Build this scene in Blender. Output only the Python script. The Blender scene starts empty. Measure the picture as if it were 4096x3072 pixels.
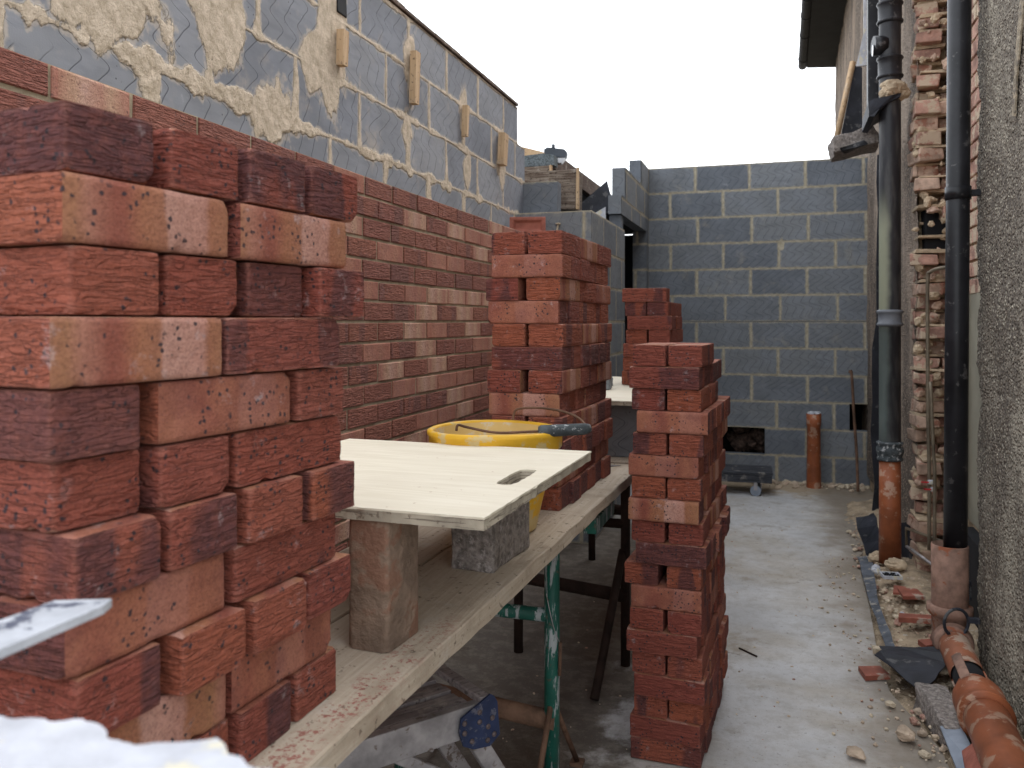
import bpy, bmesh, math, random
import numpy as np
from mathutils import Vector, Matrix, noise as mnoise
C = bpy.context.scene
col = C.collection
R = math.radians
random.seed(7)

# ---------------------------------------------------------------- camera, sky, sun, exposure
cam_d = bpy.data.cameras.new('camera'); cam = bpy.data.objects.new('camera', cam_d); col.objects.link(cam)
cam_d.sensor_width = 17.3; cam_d.lens = 14.0; cam_d.shift_y = -0.0608
cam_d.clip_start = 0.02; cam_d.clip_end = 2000
cam.location = (0, 0, 1.35); cam.rotation_euler = (R(90), 0, R(17.6))
cam_d.dof.use_dof = True; cam_d.dof.focus_distance = 2.1; cam_d.dof.aperture_fstop = 3.6
C.camera = cam
W = bpy.data.worlds.new('World'); C.world = W; W.use_nodes = True
wn = W.node_tree; wn.nodes.clear()
sky = wn.nodes.new('ShaderNodeTexSky'); sky.sky_type = 'NISHITA'; sky.sun_disc = False
sky.sun_elevation = R(48); sky.sun_rotation = R(35); sky.dust_density = 4; sky.air_density = 1
hs = wn.nodes.new('ShaderNodeHueSaturation'); hs.inputs['Saturation'].default_value = 0.25; hs.inputs['Value'].default_value = 1.0
ad = wn.nodes.new('ShaderNodeMixRGB'); ad.blend_type = 'ADD'; ad.inputs[0].default_value = 1
ad.inputs[2].default_value = (8.6, 9.0, 9.5, 1)      # even cloud cover
bg = wn.nodes.new('ShaderNodeBackground'); bg.inputs[1].default_value = 0.1
wo = wn.nodes.new('ShaderNodeOutputWorld')
wn.links.new(sky.outputs[0], hs.inputs['Color']); wn.links.new(hs.outputs[0], ad.inputs[1])
wn.links.new(ad.outputs[0], bg.inputs[0]); wn.links.new(bg.outputs[0], wo.inputs[0])
sd = bpy.data.lights.new('sun', 'SUN'); sun = bpy.data.objects.new('sun', sd); col.objects.link(sun)
sd.energy = 0.8; sd.angle = R(25); sd.color = (1, 0.97, 0.93)
sun.rotation_euler = (R(42), 0, R(180 - 35 + 0))
C.view_settings.view_transform = 'Standard'; C.view_settings.look = 'None'
C.view_settings.exposure = 0.80; C.view_settings.gamma = 1
C.render.engine = 'CYCLES'

# ---------------------------------------------------------------- node helper
class NT:
    def __init__(s, name):
        s.m = bpy.data.materials.new(name); s.m.use_nodes = True; s.t = s.m.node_tree
        s.b = s.t.nodes['Principled BSDF']; s.out = s.t.nodes['Material Output']
        s.b.inputs['Specular IOR Level'].default_value = 0.3
    def n(s, t): return s.t.nodes.new(t)
    def l(s, a, b):
        if hasattr(a, 'is_output') or isinstance(a, bpy.types.NodeSocket): s.t.links.new(a, b)
        else: b.default_value = a
    def math(s, op, a, b=0.0, c=0.0, clamp=False):
        n = s.n('ShaderNodeMath'); n.operation = op; n.use_clamp = clamp
        s.l(a, n.inputs[0]); s.l(b, n.inputs[1]); s.l(c, n.inputs[2]); return n.outputs[0]
    def vm(s, op, a, b=(0, 0, 0)):
        n = s.n('ShaderNodeVectorMath'); n.operation = op; s.l(a, n.inputs[0]); s.l(b, n.inputs[1]); return n.outputs[0]
    def attr(s, name, out='Fac'):
        n = s.n('ShaderNodeAttribute'); n.attribute_name = name; return n.outputs[out]
    def oc(s): return s.n('ShaderNodeTexCoord').outputs['Object']
    def noise(s, v, sc, det=3, rough=0.55, dist=0.0, out='Fac'):
        n = s.n('ShaderNodeTexNoise'); s.l(v, n.inputs['Vector']); n.inputs['Scale'].default_value = sc
        n.inputs['Detail'].default_value = det; n.inputs['Roughness'].default_value = rough; n.inputs['Distortion'].default_value = dist
        return n.outputs[out]
    def vor(s, v, sc, feat='F1', out='Distance', rnd=1.0):
        n = s.n('ShaderNodeTexVoronoi'); n.feature = feat; s.l(v, n.inputs['Vector']); n.inputs['Scale'].default_value = sc
        n.inputs['Randomness'].default_value = rnd; return n.outputs[out]
    def mr(s, x, a, b, c=0.0, d=1.0, smooth=True):
        n = s.n('ShaderNodeMapRange'); n.interpolation_type = 'SMOOTHSTEP' if smooth else 'LINEAR'
        s.l(x, n.inputs[0]); s.l(a, n.inputs[1]); s.l(b, n.inputs[2]); s.l(c, n.inputs[3]); s.l(d, n.inputs[4]); return n.outputs[0]
    def mix(s, f, a, b, mode='MIX'):
        n = s.n('ShaderNodeMixRGB'); n.blend_type = mode; s.l(f, n.inputs[0])
        for i, x in ((1, a), (2, b)):
            if isinstance(x, tuple): x = (x + (1,))[:4]
            s.l(x, n.inputs[i])
        return n.outputs[0]
    def ramp(s, x, stops, const=False):
        n = s.n('ShaderNodeValToRGB'); s.l(x, n.inputs[0]); cr = n.color_ramp
        if const: cr.interpolation = 'CONSTANT'
        while len(cr.elements) < len(stops): cr.elements.new(0.5)
        for e, (p, c) in zip(cr.elements, stops): e.position = p; e.color = (c + (1,))[:4]
        return n.outputs[0]
    def sep(s, v):
        n = s.n('ShaderNodeSeparateXYZ'); s.l(v, n.inputs[0]); return n.outputs
    def comb(s, x=0.0, y=0.0, z=0.0):
        n = s.n('ShaderNodeCombineXYZ')
        for i, q in enumerate((x, y, z)): s.l(q, n.inputs[i])
        return n.outputs[0]
    def scale(s, v, sc): return s.vm('MULTIPLY', v, sc)
    def bump(s, h, dist, strength=1.0, prev=None):
        n = s.n('ShaderNodeBump'); n.inputs['Distance'].default_value = dist; n.inputs['Strength'].default_value = strength
        s.l(h, n.inputs['Height'])
        if prev is not None: s.l(prev, n.inputs['Normal'])
        return n.outputs[0]
    def done(s, color, rough=0.8, normal=None, metal=None):
        if isinstance(color, tuple): color = (color + (1,))[:4]
        s.l(color, s.b.inputs['Base Color']); s.l(rough, s.b.inputs['Roughness'])
        if normal is not None: s.l(normal, s.b.inputs['Normal'])
        if metal is not None: s.l(metal, s.b.inputs['Metallic'])
        return s.m

# ---------------------------------------------------------------- materials
def brick_material(name, wall=False):
    t = NT(name)
    loc = t.attr('loc', 'Vector'); oi = t.n('ShaderNodeObjectInfo')
    oc = t.sep(oi.outputs['Color'])                       # r: seed, g: dark, b: pale
    r = t.math('FRACT', t.math('ADD', t.attr('rnd'), t.math('MULTIPLY', oc[0], 0.999)))
    smf = t.attr('smf')
    off = t.vm('MULTIPLY', t.comb(r, r, r), (91.0, 57.0, 33.0))
    P = t.vm('ADD', loc, off); x, y, z = t.sep(loc)
    r2 = t.math('FRACT', t.math('MULTIPLY', r, 17.31)); r3 = t.math('FRACT', t.math('MULTIPLY', r, 41.77))
    r4 = t.math('FRACT', t.math('MULTIPLY', r, 97.13))
    # textured face colour
    red = t.ramp(r2, [(0, (.235, .060, .043)), (.35, (.285, .080, .052)), (.7, (.33, .093, .047)), (1, (.245, .060, .045))])
    if wall: red = t.mix(1.0, red, (.78, .86, .92), 'MULTIPLY')
    dark = t.mix(r3, (.085, .037, .042), (.125, .042, .040))
    bandn = t.noise(t.scale(P, (9, 9, 2.0)), 1.0, 1.5, .5)
    dm = t.mr(bandn, t.math('SUBTRACT', t.math('SUBTRACT', .67, t.math('MULTIPLY', r4, .19)), t.math('MULTIPLY', oc[1], .3)), t.math('SUBTRACT', t.math('SUBTRACT', .715, t.math('MULTIPLY', r4, .19)), t.math('MULTIPLY', oc[1], .3)))
    fn = t.noise(P, 70, 4, .6)
    ct = t.mix(t.math('MULTIPLY', dm, .85), red, dark)
    ct = t.mix(t.mr(fn, .40, .80, 0, .30), ct, (.36, .11, .07))
    # smooth face colour: vertical kiss-mark bands
    bx = t.math('ADD', t.math('ADD', x, y), t.math('MULTIPLY', t.math('SUBTRACT', t.noise(P, 25, 2), .5), .02))
    bu = t.math('FRACT', t.math('ADD', t.math('MULTIPLY', bx, 4.65), t.math('ADD', .5, t.math('MULTIPLY', t.math('SUBTRACT', r3, .5), .3))))
    if wall:
        sm1 = t.ramp(bu, [(0, (.40, .22, .15)), (.2, (.52, .38, .25)), (.32, (.58, .42, .33)), (.55, (.44, .26, .19)), (.68, (.56, .42, .28)), (.85, (.42, .24, .17)), (1, (.34, .15, .11))])
    else:
        sm1 = t.ramp(bu, [(0, (.26, .075, .05)), (.12, (.35, .145, .075)), (.24, (.34, .15, .085)), (.27, (.50, .285, .225)), (.52, (.47, .245, .19)), (.56, (.33, .14, .075)), (.74, (.35, .165, .085)), (.82, (.40, .18, .125)), (.95, (.24, .068, .046)), (1, (.25, .075, .05))])
    sm2 = t.mix(t.mr(t.noise(P, 14, 4, .6), .4, .6), (.36, .13, .08), (.235, .072, .052))
    cs = t.mix(t.math('MULTIPLY', t.math('GREATER_THAN', r4, .62), .75), sm1, sm2)
    cs = t.mix(t.mr(fn, .3, .8, 0, .3), cs, (.25, .09, .06))
    c = t.mix(smf, ct, cs)
    c = t.mix(t.math('MULTIPLY', oc[2], .5), c, (.40, .16, .11))
    # specks
    Pd = t.vm('ADD', P, t.scale(t.noise(P, 160, 2, .5, 0, 'Color'), (.007, .007, .007)))
    sv = t.vor(Pd, 95); sm = t.mr(t.noise(P, 16, 1), .50, .62)
    vr = t.math('MULTIPLY', t.mr(sv, .20, .30, 1, 0), t.math('MULTIPLY', t.mr(t.noise(P, 19, 1), .48, .56), .92))
    sv2 = t.mr(t.vor(P, 260), .12, .2, 1, 0)
    c = t.mix(vr, c, (.03, .028, .036)); c = t.mix(t.math('MULTIPLY', sv2, t.math('MULTIPLY', sm, .6)), c, (.05, .035, .04))
    # lime bloom and edge wear
    bl = t.math('MULTIPLY', t.mr(t.noise(P, 34, 5, .75), .56, .70), t.mr(t.noise(P, 7, 1), .50, .58))
    c = t.mix(t.math('MULTIPLY', bl, .45), c, (.52, .42, .42))
    geo = t.n('ShaderNodeNewGeometry')
    c = t.mix(t.mr(geo.outputs['Pointiness'], .53, .60, 0, .35), c, (.45, .2, .15))
    c = t.mix(t.mr(t.noise(P, 330, 3, .7), .42, .66, 0, .34), c, (.06, .018, .016))
    c = t.mix(t.mr(t.noise(t.vm('ADD', P, (5, 5, 5)), 300, 3, .7), .56, .74, 0, .26), c, (.50, .22, .16))
    # relief: long wavy creases on textured faces
    cr = t.noise(t.vm('MULTIPLY', P, (.8, .8, 4.4)), 26, 2.5, .5, .7)
    cr2 = t.noise(t.vm('MULTIPLY', t.vm('ADD', P, (3, 3, 3)), (.7, .7, 5.5)), 34, 3, .5, .4)
    cre = t.math('ABSOLUTE', t.math('SUBTRACT', cr, .5))
    ridge = t.math('MULTIPLY', t.math('ADD', t.math('MULTIPLY', t.mr(cre, 0.0, .06), .42), t.math('MULTIPLY', cr2, 1.5)), t.math('SUBTRACT', 1.0, t.math('MULTIPLY', smf, .93)))
    fine = t.noise(P, 220, 3, .7)
    h = t.math('ADD', t.math('ADD', ridge, t.math('MULTIPLY', t.noise(P, 45, 3), .5)), t.math('MULTIPLY', fine, .25))
    return t.done(c, .92, t.bump(h, .0058 if not wall else .008, 1.0))

def block_material(name, tint=(.142, .160, .190), mortar=(.47, .395, .29), contrast=1.0, freq=14.0, dbl=.5):
    t = NT(name)
    blk = t.attr('blk', 'Vector'); u, v, r = t.sep(blk); mo = t.attr('mort')
    P0 = t.oc(); off = t.vm('MULTIPLY', t.comb(r, r, r), (51.0, 37.0, 93.0))
    P = t.vm('ADD', P0, off)
    r2 = t.math('FRACT', t.math('MULTIPLY', r, 13.7)); r3 = t.math('FRACT', t.math('MULTIPLY', r, 57.3))
    sc = tuple(k * 1.0 for k in tint)
    base = t.mix(r2, tuple(k * .82 for k in sc), (tint[0] * 1.28, tint[1] * 1.22, tint[2] * 1.12))
    base = t.mix(t.mr(t.noise(P, 5, 3), .35, .7, 0, .35), base, (tint[0] * 1.5, tint[1] * 1.5, tint[2] * 1.5))
    base = t.mix(t.mr(t.noise(t.vm('MULTIPLY', P, (1, 1, 4)), 9, 4), .45, .7, 0, .30), base, (tint[0] * .62, tint[1] * .62, tint[2] * .65))
    # wavy comb scratches
    ph = t.math('ADD', t.math('MULTIPLY', v, 50.0), t.math('MULTIPLY', r2, 6.28))
    wav = t.math('MULTIPLY', t.math('SINE', t.math('ADD', ph, t.math('MULTIPLY', t.math('SINE', t.math('MULTIPLY', ph, 1.0)), .5))), .036)
    sl = t.math('MULTIPLY', v, t.math('SUBTRACT', t.math('MULTIPLY', r3, 1.2), .6))
    wob = t.math('MULTIPLY', t.noise(P, 5, 1), .05)
    s = t.math('MULTIPLY', t.math('ADD', t.math('ADD', u, wav), t.math('ADD', sl, wob)), freq)
    d = t.math('ABSOLUTE', t.math('SUBTRACT', t.math('FRACT', s), .5))
    d2 = t.math('ABSOLUTE', t.math('SUBTRACT', t.math('FRACT', t.math('MULTIPLY', s, 2.0)), .35))
    fade = t.mr(t.noise(P, 7, 1), .28, .42)
    line = t.math('MULTIPLY', t.mr(d, .008, .03, 1, 0), fade)
    line2 = t.math('MULTIPLY', t.math('MULTIPLY', t.mr(d2, .0, .035, 1, 0), t.mr(t.noise(P, 6, 1), .45, .6)), dbl)
    ln = t.math('MAXIMUM', line, line2)
    base = t.mix(t.math('MULTIPLY', ln, .72), base, (tint[0] * .30, tint[1] * .30, tint[2] * .33))
    pit = t.mr(t.vor(P, 32), .05, .10, 1, 0)
    base = t.mix(t.math('MULTIPLY', t.math('MULTIPLY', pit, t.mr(t.noise(P, 11, 0), .5, .55)), .8), base, (.03, .032, .036))
    wh = t.math('MULTIPLY', t.mr(t.noise(P, 20, 5, .7), .60, .76), t.mr(t.noise(P, 3.5, 1), .5, .62))
    base = t.mix(t.math('MULTIPLY', wh, .5), base, (.42, .43, .46))
    dust = t.mr(t.noise(P0, 4.5, 5, .65), .56, .78, 0, .35)
    base = t.mix(dust, base, mortar)
    # mortar
    en = t.math('MULTIPLY', t.math('SUBTRACT', t.noise(t.scale(P0, (1.5, 1.5, .8)), 45, 6, .78), .5), .016 * contrast)
    mm = t.mr(t.math('ADD', mo, en), -.0012, .0012, 1, 0)
    stain = t.mr(t.math('ADD', mo, t.math('MULTIPLY', t.math('SUBTRACT', t.noise(P0, 30, 4), .5), .04)), 0, .012, .45, 0)
    mc = t.mix(t.mr(t.noise(P0, 24, 5, .7), .3, .7), (mortar[0] * .72, mortar[1] * .70, mortar[2] * .66), (mortar[0] * 1.12, mortar[1] * 1.12, mortar[2] * 1.14))
    mc = t.mix(t.mr(t.vor(t.scale(P0, (1, 1, 2.2)), 26), .0, .07, .55, 0), mc, (.16, .13, .09))
    c = t.mix(stain, base, mortar); c = t.mix(mm, c, mc)
    h = t.math('ADD', t.math('MULTIPLY', ln, -.35), t.math('MULTIPLY', t.noise(P0, 260, 2), .08))
    hm = t.math('ADD', t.math('MULTIPLY', t.noise(P0, 60, 6, .75, .4), 1.6), .35)
    hh = t.n('ShaderNodeMix'); hh.data_type = 'FLOAT'; t.l(mm, hh.inputs[0]); t.l(h, hh.inputs[2]); t.l(hm, hh.inputs[3])
    return t.done(c, .9, t.bump(hh.outputs[0], .005, 1.0))

def plain(name, color, rough=.6, var=.25, sc=8, bump=.0, bsc=60, metal=0.0, spots=None, spec=None):
    t = NT(name); P = t.oc()
    n1 = t.noise(P, sc, 4, .6)
    c = t.mix(t.mr(n1, .3, .7), tuple(k * (1 - var) for k in color), tuple(min(1, k * (1 + var)) for k in color))
    if spots:
        scol, sscale, thr = spots
        c = t.mix(t.mr(t.noise(P, sscale, 5, .65), thr, thr + .06), c, scol)
    nr = t.bump(t.noise(P, bsc, 4, .65), bump) if bump else None
    if spec is not None: t.b.inputs['Specular IOR Level'].default_value = spec
    return t.done(c, rough, nr, metal)

def dash_material(name, a=(.55, .465, .37), b=(.23, .185, .145), sc=120, d=.011):
    t = NT(name); P = t.oc()
    v = t.vor(P, sc); cellc = t.vor(P, sc, 'F1', 'Color')
    cell = t.sep(cellc)[0]
    c = t.mix(cell, b, a)
    c = t.mix(t.mr(cell, .8, .95, 0, .8), c, tuple(min(.75, k * 1.45) for k in a))
    c = t.mix(t.mr(v, .35, .6, 0, .7), c, (.06, .053, .047))
    big = t.noise(t.scale(P, (1, 1, .35)), 2.4, 4, .6)
    c = t.mix(t.mr(big, .42, .66, 0, .5), c, tuple(min(.7, k * 1.35) for k in a))
    c = t.mix(t.mr(t.noise(t.scale(P, (1, 1, .3)), 3.1, 3), .55, .7, 0, .45), c, (.12, .10, .085))
    h = t.math('ADD', t.mr(v, .05, .55, 1, 0), t.math('MULTIPLY', t.noise(P, 40, 4), .8))
    return t.done(c, .93, t.bump(h, d))

def wood_material(name, a, b, axis='Y', sc=1.0, dirt=(.20, .15, .10), dth=.62, red=False, gray=0.0):
    t = NT(name); P = t.oc()
    st = {'X': (2.2, 45, 45), 'Y': (45, 2.2, 45), 'Z': (45, 45, 2.2)}[axis]
    g = t.noise(t.scale(P, st), 2.2 * sc, 5, .6, .6)
    c = t.mix(t.mr(g, .3, .7), a, b)
    c = t.mix(t.mr(t.noise(P, 5, 5, .65), .50, .75, 0, .6), c, dirt)
    c = t.mix(t.mr(t.noise(P, 60, 3), dth, dth + .06, 0, .7), c, tuple(k * .35 for k in dirt))
    c = t.mix(t.mr(t.noise(P, 11, 5, .7), .55, .72, 0, .5), c, (.50, .46, .40))
    if red:
        x, y, z = t.sep(P)
        k = t.math('SUBTRACT', 1.0, t.math('ABSOLUTE', t.math('MULTIPLY', t.math('SUBTRACT', x, t.math('ADD', -.575, t.math('MULTIPLY', t.math('SUBTRACT', y, 1.0), .03))), 26.0)))
        k2 = t.mr(y, 1.45, 1.25, 0, 1)
        m = t.math('MULTIPLY', t.mr(t.math('ADD', t.noise(P, 120, 4, .75), t.math('MULTIPLY', t.noise(P, 18, 2), .5)), .78, .86), t.math('MULTIPLY', t.math('MAXIMUM', k, 0.0), k2))
        c = t.mix(t.math('MINIMUM', t.math('MULTIPLY', m, 1.6), .85), c, (.30, .095, .075))
    return t.done(c, .85, t.bump(t.math('ADD', g, t.math('MULTIPLY', t.noise(P, 90, 4), .6)), .0022))

def floor_material():
    t = NT('concrete'); P = t.oc()
    c = t.mix(t.mr(t.noise(P, 2.2, 5, .6), .3, .7), (.47, .47, .475), (.60, .60, .605))
    st = t.noise(t.vm('ADD', P, (3.1, 1.7, 0)), 1.15, 7, .66, .3)
    c = t.mix(t.mr(st, .44, .66, 0, .62), c, (.40, .335, .25))
    st2 = t.noise(t.vm('ADD', P, (9.1, 4.7, 0)), 3.2, 7, .7)
    c = t.mix(t.mr(st2, .54, .66, 0, .6), c, (.27, .225, .17))
    y = t.sep(P)[1]
    sand = t.math('ADD', y, t.math('MULTIPLY', t.math('SUBTRACT', t.noise(P, 3, 6, .65), .5), 1.1))
    c = t.mix(t.mr(sand, 6.75, 7.0, 0, .92), c, (.40, .30, .19))
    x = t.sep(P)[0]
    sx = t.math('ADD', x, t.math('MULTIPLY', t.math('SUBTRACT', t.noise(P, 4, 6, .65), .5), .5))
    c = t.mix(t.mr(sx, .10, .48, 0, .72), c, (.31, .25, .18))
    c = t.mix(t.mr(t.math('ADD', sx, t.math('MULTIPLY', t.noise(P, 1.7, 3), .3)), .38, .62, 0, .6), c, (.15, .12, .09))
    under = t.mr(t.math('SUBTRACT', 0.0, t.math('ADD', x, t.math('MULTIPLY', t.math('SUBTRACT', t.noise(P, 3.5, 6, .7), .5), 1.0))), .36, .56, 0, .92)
    c = t.mix(t.math('MULTIPLY', under, t.mr(y, 6.2, 5.2)), c, (.075, .056, .040))    # mud brown, with the shade under the staging painted in
    c = t.mix(t.mr(t.noise(P, 45, 4, .7), .60, .70, 0, .5), c, (.10, .085, .065))
    c = t.mix(t.mr(t.vor(P, 14), .02, .045, .6, 0), c, (.34, .12, .07))
    c = t.mix(t.mr(t.noise(P, 15, 9, .75), .45, .62, 0, .30), c, (.30, .27, .23))
    c = t.mix(t.mr(t.noise(P, 420, 2, .6), .5, .7, 0, .25), c, (.22, .20, .18))
    ck = t.vor(t.vm('ADD', P, t.scale(t.noise(P, 7, 4, .6, 0, 'Color'), (.25, .25, 0))), 1.1, 'DISTANCE_TO_EDGE')
    c = t.mix(t.math('MULTIPLY', t.mr(ck, .0, .004, .55, 0), t.mr(t.noise(P, 2, 1), .52, .6)), c, (.13, .11, .09))
    c = t.mix(t.mr(t.noise(t.vm('ADD', P, (2, 2, 2)), 90, 3, .6), .60, .70, 0, .4), c, (.25, .21, .16))
    h = t.math('ADD', t.noise(P, 30, 6, .7), t.math('MULTIPLY', t.noise(P, 200, 2), .3))
    return t.done(c, .93, t.bump(h, .0022))

M = {}
M['brick'] = brick_material('red_brick'); M['wallbrick'] = brick_material('laid_brick', True)
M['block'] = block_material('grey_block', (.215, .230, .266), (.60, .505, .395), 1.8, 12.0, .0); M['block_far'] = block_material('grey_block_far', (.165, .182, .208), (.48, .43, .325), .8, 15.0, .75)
M['jmortar'] = plain('joint_mortar', (.33, .27, .19), .95, .2, 20, .003, 90)
M['pmortar'] = plain('pale_mortar', (.56, .47, .35), .95, .2, 20, .006, 70)
M['dash'] = dash_material('pebbledash', b=(.20, .16, .125), sc=75, d=.022); M['dash_far'] = dash_material('pebbledash_far', (.40, .31, .24), (.17, .13, .10), sc=85, d=.014)
M['oldbrick'] = plain('old_brick', (.38, .22, .17), .92, .4, 11, .006, 60, spots=((.52, .41, .30), 12, .50))
M['smear'] = plain('render_smear', (.36, .30, .22), .95, .4, 25, .008, 60, spots=((.20, .17, .14), 30, .52))
M['oldbrick2'] = plain('old_brick_pale', (.47, .33, .25), .92, .35, 13, .007, 60, spots=((.33, .16, .11), 10, .55))
M['oldmortar'] = plain('old_mortar', (.50, .39, .27), .95, .25, 14, .008, 50)
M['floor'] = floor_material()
M['soil'] = plain('soil', (.37, .285, .195), .95, .35, 9, .02, 45, spots=((.5, .44, .36), 40, .60))
M['ground'] = plain('ground_earth', (.2, .17, .12), .95)
M['stone'] = plain('rubble_stone', (.46, .36, .27), .92, .35, 6, .006, 50)
M['plank'] = wood_material('scaffold_wood', (.43, .35, .265), (.52, .44, .345), 'Y', 1.0, (.26, .20, .14), .63, red=True)
M['sawn'] = wood_material('sawn_wood', (.46, .30, .17), (.60, .43, .27), 'Z')
def ply_face():
    t = NT('pale_plywood'); P = t.oc(); g = t.noise(t.scale(P, (1.5, 14, 1)), 2.0, 4, .6, 1.2)
    c = t.mix(t.mr(g, .35, .65), (.70, .635, .50), (.78, .72, .59)); c = t.mix(t.mr(t.noise(P, 4, 4), .45, .75, 0, .45), c, (.64, .57, .45))
    c = t.mix(t.mr(t.noise(P, 60, 3), .70, .74, 0, .7), c, (.40, .27, .17)); return t.done(c, .62, t.bump(g, .0006))
M['ply'] = ply_face()
M['rot'] = wood_material('rotten_wood', (.075, .045, .03), (.27, .22, .175), 'X', 1.0, (.05, .03, .02), .58)
M['brown'] = wood_material('brown_wood', (.075, .045, .032), (.13, .085, .065), 'Y')
M['black'] = plain('black_plastic', (.016, .016, .019), .38, .4, 6, .0006, 30, spots=((.085, .08, .08), 22, .60))
M['membrane'] = plain('black_membrane', (.020, .022, .030), .6, .4, 8, .004, 12, spots=((.09, .088, .09), 14, .60))
M['gutterblack'] = plain('matt_black', (.014, .014, .017), .85, .4, 8)
M['dustmem'] = plain('dusty_membrane', (.085, .095, .115), .75, .35, 14, .003, 25, spots=((.28, .26, .23), 20, .56))
M['dark'] = plain('dark_void', (.012, .012, .014), .9)
M['orange'] = plain('terracotta_plastic', (.29, .088, .036), .5, .25, 9, .0008, 25, spots=((.42, .25, .17), 11, .55))
M['orangedusty'] = plain('dusty_terracotta', (.28, .10, .05), .62, .25, 7, .001, 30, spots=((.40, .29, .22), 9, .52))
M['clay'] = plain('muddy_clay_pipe', (.26, .155, .115), .75, .35, 16, .003, 30, spots=((.27, .085, .04), 10, .56))
M['steel'] = plain('dull_aluminium', (.36, .34, .345), .5, .3, 14, .001, 60, .55, spots=((.20, .16, .14), 20, .56))
M['slat'] = wood_material('worn_platform', (.17, .145, .145), (.30, .265, .26), 'X', 1.0, (.12, .09, .085))
M['blue'] = plain('blue_paint', (.022, .034, .085), .6, .3, 10, .001, 60, spots=((.10, .10, .13), 38, .55))
M['rivet'] = plain('rivet_metal', (.13, .10, .10), .6, .35, 60, .0, 60, .4)
def stretched(name, color, spot, st, thr, rough=.5, bump=.001):
    t = NT(name); P = t.oc(); c = t.mix(t.mr(t.noise(P, 12, 3), .3, .7), tuple(k * .7 for k in color), tuple(k * 1.2 for k in color))
    c = t.mix(t.mr(t.noise(t.scale(P, st), 1.0, 5, .65, .3), thr, thr + .04), c, spot)
    c = t.mix(t.mr(t.noise(P, 70, 3), .62, .68, 0, .6), c, (.10, .065, .045))
    return t.done(c, rough, t.bump(t.noise(P, 60, 3), bump))
M['green'] = stretched('green_paint', (.010, .085, .062), (.30, .32, .32), (45, 45, 7), .53)
M['plyedge'] = stretched('plywood_edge', (.42, .37, .29), (.17, .14, .11), (9, 9, 260), .56, .9, .002)
M['rust'] = plain('rust', (.15, .085, .055), .85, .4, 14, .002, 80, .1)
M['darkrust'] = plain('dark_rust', (.032, .018, .013), .85, .4, 14, .002, 80, .1)
M['yellow'] = plain('yellow_plastic', (.74, .42, .030), .5, .12, 6, .0008, 30, spots=((.62, .47, .22), 13, .52))
M['yellowin'] = plain('dusty_yellow', (.74, .52, .20), .6, .1, 5, .0, 20, spots=((.66, .57, .42), 10, .5))
M['grip'] = plain('dusty_rubber', (.06, .07, .075), .7, .4, 40, .001, 90, spots=((.40, .40, .40), 45, .56))
M['aggr'] = plain('rough_concrete', (.235, .205, .185), .95, .4, 70, .010, 70, spots=((.36, .32, .30), 50, .56))
M['white'] = plain('white_smeared', (.50, .51, .55), .7, .16, 22, .003, 20, spots=((.62, .58, .46), 17, .56))
M['whiteplank'] = plain('white_paint_worn', (.46, .48, .52), .6, .15, 25, .003, 30, spots=((.10, .11, .15), 32, .56))
M['felt'] = plain('mineral_felt', (.12, .14, .15), .95, .5, 120, .004, 120)
M['plaster'] = plain('plasterboard', (.27, .255, .20), .8, .15, 3)
M['batten'] = wood_material('batten_wood', (.50, .38, .26), (.60, .48, .34), 'Z')
M['copper'] = plain('dull_pipe', (.20, .165, .12), .45, .35, 9, .0005, 40, .4)
M['grey'] = plain('grey_plastic', (.16, .17, .19), .5, .2, 10)
M['bluegrey'] = plain('blue_grey_sheet', (.22, .25, .30), .6, .25, 8, .001, 20)
M['lamp'] = plain('floodlight_body', (.055, .065, .08), .5, .2, 10)
M['glass'] = plain('floodlight_glass', (.55, .56, .58), .15, .05, 4)
M['wool'] = plain('insulation', (.085, .055, .042), .98, .6, 40, .02, 60)
M['mudbrick'] = plain('muddy_brick', (.215, .15, .11), .95, .3, 14, .009, 38, spots=((.23, .125, .085), 9, .54))
M['pipeblack'] = None
def pipe_black():
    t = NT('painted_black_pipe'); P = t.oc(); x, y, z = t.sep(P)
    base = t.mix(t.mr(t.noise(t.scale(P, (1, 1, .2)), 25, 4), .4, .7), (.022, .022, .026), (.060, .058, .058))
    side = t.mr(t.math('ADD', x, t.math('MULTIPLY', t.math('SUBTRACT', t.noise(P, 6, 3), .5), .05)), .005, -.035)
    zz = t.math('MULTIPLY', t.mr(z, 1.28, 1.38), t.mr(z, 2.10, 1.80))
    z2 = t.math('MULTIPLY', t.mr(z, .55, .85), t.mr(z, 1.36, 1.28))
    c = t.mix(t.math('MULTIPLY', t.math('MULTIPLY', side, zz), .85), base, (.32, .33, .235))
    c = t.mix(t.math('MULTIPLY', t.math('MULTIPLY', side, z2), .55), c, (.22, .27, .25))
    return t.done(c, .42, t.bump(t.noise(P, 30, 3), .0008))
M['pipeblack'] = pipe_black()

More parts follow.
